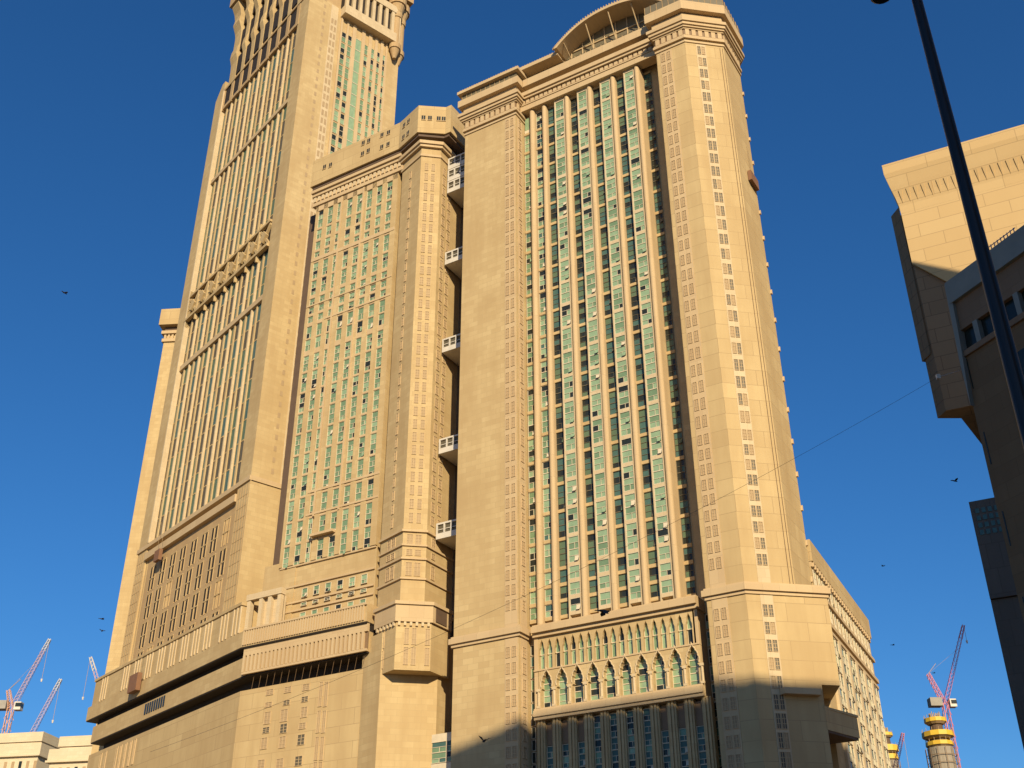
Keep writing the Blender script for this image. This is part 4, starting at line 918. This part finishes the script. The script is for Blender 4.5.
# ------------------------------------------------------------ cable across the street
mb = MB(); a = gp(938, 377, 99); b = gp(150, 752, 120); pts = [a.lerp(b, i / 40) - Vector((0, 0, 2.2 * 4 * (i / 40) * (1 - i / 40))) for i in range(41)]
mb.tube([p[:] for p in pts], 0.014, 5); cbl = mb.build('cable', plain('cable_black', (0.06, 0.055, 0.05), 0.6)); tag(cbl, 'thin dark cable strung across the picture from the right-hand building', 'cable')
mb = MB(); e_ = gp(972, 367, 103); mb.bar(a, e_, 0.03, 6); mb.box(a.x - 0.15, a.x + 0.2, a.y - 0.15, a.y + 0.15, a.z - 0.2, a.z + 0.25); tag(mb.build('cable_bracket', M['white']), 'small pale cable bracket on an arm from the brown corner building', 'bracket')

# ------------------------------------------------------------ hanging cleaning cradles
CRD = plain('rusty_cradle', (0.20, 0.10, 0.05), 0.7)
def cradle(fr, x, y, z, wx, wy, h, label):
    t = thing('cleaning_cradle', label, 'cradle', fr, x, y, 'facade cleaning cradles', z)
    mb = MB(); mb.box(x - wx / 2, x + wx / 2, y - wy / 2, y + wy / 2, z, z + 0.2); 
    mb.box(x - wx / 2, x + wx / 2, y - wy / 2, y - wy / 2 + 0.1, z + 0.2, z + h); mb.box(x - wx / 2, x + wx / 2, y + wy / 2 - 0.1, y + wy / 2, z + 0.2, z + h)
    mb.box(x - wx / 2, x - wx / 2 + 0.1, y - wy / 2 + 0.1, y + wy / 2 - 0.1, z + 0.2, z + h); mb.box(x + wx / 2 - 0.1, x + wx / 2, y - wy / 2 + 0.1, y + wy / 2 - 0.1, z + 0.2, z + h); mb.build('basket', CRD, t)
    mb = MB()
    for sx in (-1, 1): mb.bar((x + sx * wx * 0.4, y, z + h), (x + sx * wx * 0.4, y, z + h + 9), 0.04, 4)
    mb.build('rope', M['lattice'], t)
q = FA.loc(FA.w(7.6, 13)); cradle(FA, 7.5, 13.4, 163.0, 0.8, 4.5, 2.6, 'brown cleaning cradle hanging on the right side of the arched block')
cradle(TL, -36.5, -6.9, 77.2, 5.0, 1.2, 4.4, 'brown cleaning cradle hanging in front of the podium fascia')
q = TL.at(237, 552 + 8, -0.6); q2 = TL.at(158, 556, -1.2)
cradle(TL, q2.x, -1.2, q2.z - 1.5, 3.2, 1.0, 3.2, 'dark cleaning cradle under the belt course of the tall tower')

# ------------------------------------------------------------ birds
BRD = plain('dark_feathers', (0.03, 0.027, 0.025), 0.7)
def bird(px, py, D, span, yaw, flap, label):
    P = gp(px, py, D); mb = MB(); s = span / 2
    ring = [(-.36, .02), (-.25, .07), (0, .1), (.18, .075), (.27, .055), (.34, .012)]
    n = 8; vsx = []
    for x, r in ring: vsx += [(x * span * 1.1, math.cos(2 * math.pi * i / n) * r * span, math.sin(2 * math.pi * i / n) * r * span * 0.9) for i in range(n)]
    fc = [(k * n + i, k * n + (i + 1) % n, (k + 1) * n + (i + 1) % n, (k + 1) * n + i) for k in range(len(ring) - 1) for i in range(n)]
    mb.add(vsx, fc + [tuple(range(n))[::-1], tuple(range((len(ring) - 1) * n, len(ring) * n))])
    for sd in (-1, 1):
        r0, r1, r2 = 0.06 * span, 0.55 * s, 1.0 * s
        z1 = math.sin(flap) * r1; z2 = z1 + math.sin(flap * 0.5) * (r2 - r1)
        up = [(0.14 * span, sd * r0, 0.03 * span), (0.2 * span, sd * r1, z1), (0.02 * span, sd * r2, z2), (-0.14 * span, sd * r1, z1), (-0.12 * span, sd * r0, 0.02 * span)]
        mb.add([(a, b, c + 0.012 * span) for a, b, c in up] + [(a, b, c - 0.006 * span) for a, b, c in up], [(0, 1, 2, 3, 4), (9, 8, 7, 6, 5)] + [(i, (i + 1) % 5, 5 + (i + 1) % 5, 5 + i) for i in range(5)])
    mb.add([(-.3 * span, -.03 * span, 0.01), (-.3 * span, .03 * span, 0.01), (-.58 * span, .11 * span, 0.0), (-.58 * span, -.11 * span, 0.0), (-.3 * span, -.03 * span, -0.02), (-.3 * span, .03 * span, -0.02), (-.58 * span, .11 * span, -0.015), (-.58 * span, -.11 * span, -0.015)], [(0, 1, 2, 3), (7, 6, 5, 4), (0, 4, 5, 1), (1, 5, 6, 2), (2, 6, 7, 3), (3, 7, 4, 0)])
    o = mb.build('bird', BRD); o.location = P; o.rotation_euler = (R(8), 0, yaw); tag(o, label, 'bird', 'pigeons in flight'); return o
for a in ((65, 293, 60, .42, 1.1, .3, 'small bird flying alone in the deep blue sky at the far left'),
          (955, 481, 55, .42, 0.4, .7, 'bird with raised wings in the sky left of the dark right-hand buildings'),
          (484, 741, 45, .5, 1.9, .9, 'bird gliding in front of the shadow edge on the plain pier'),
          (604, 611, 50, .75, 0.3, -.7, 'largest bird, wings drooped, in front of the windows above the arches'),
          (102, 619, 80, .45, 0.8, .3, 'upper of two birds beside the left edge of the tall tower'),
          (102, 631, 80, .45, 2.0, .5, 'lower of two birds beside the left edge of the tall tower'),
          (893, 645, 85, .35, 0.2, .4, 'tiny bird low in the sky between the side building and the red crane'),
          (934, 673, 90, .3, 0.2, .4, 'tiny bird near the apex of the red crane'),
          (883, 566, 90, .35, 2.2, .3, 'tiny bird in the open sky right of the side building'),
          (570, 750, 0, 0, 0, 0, '')):
    if a[3]: bird(*a)
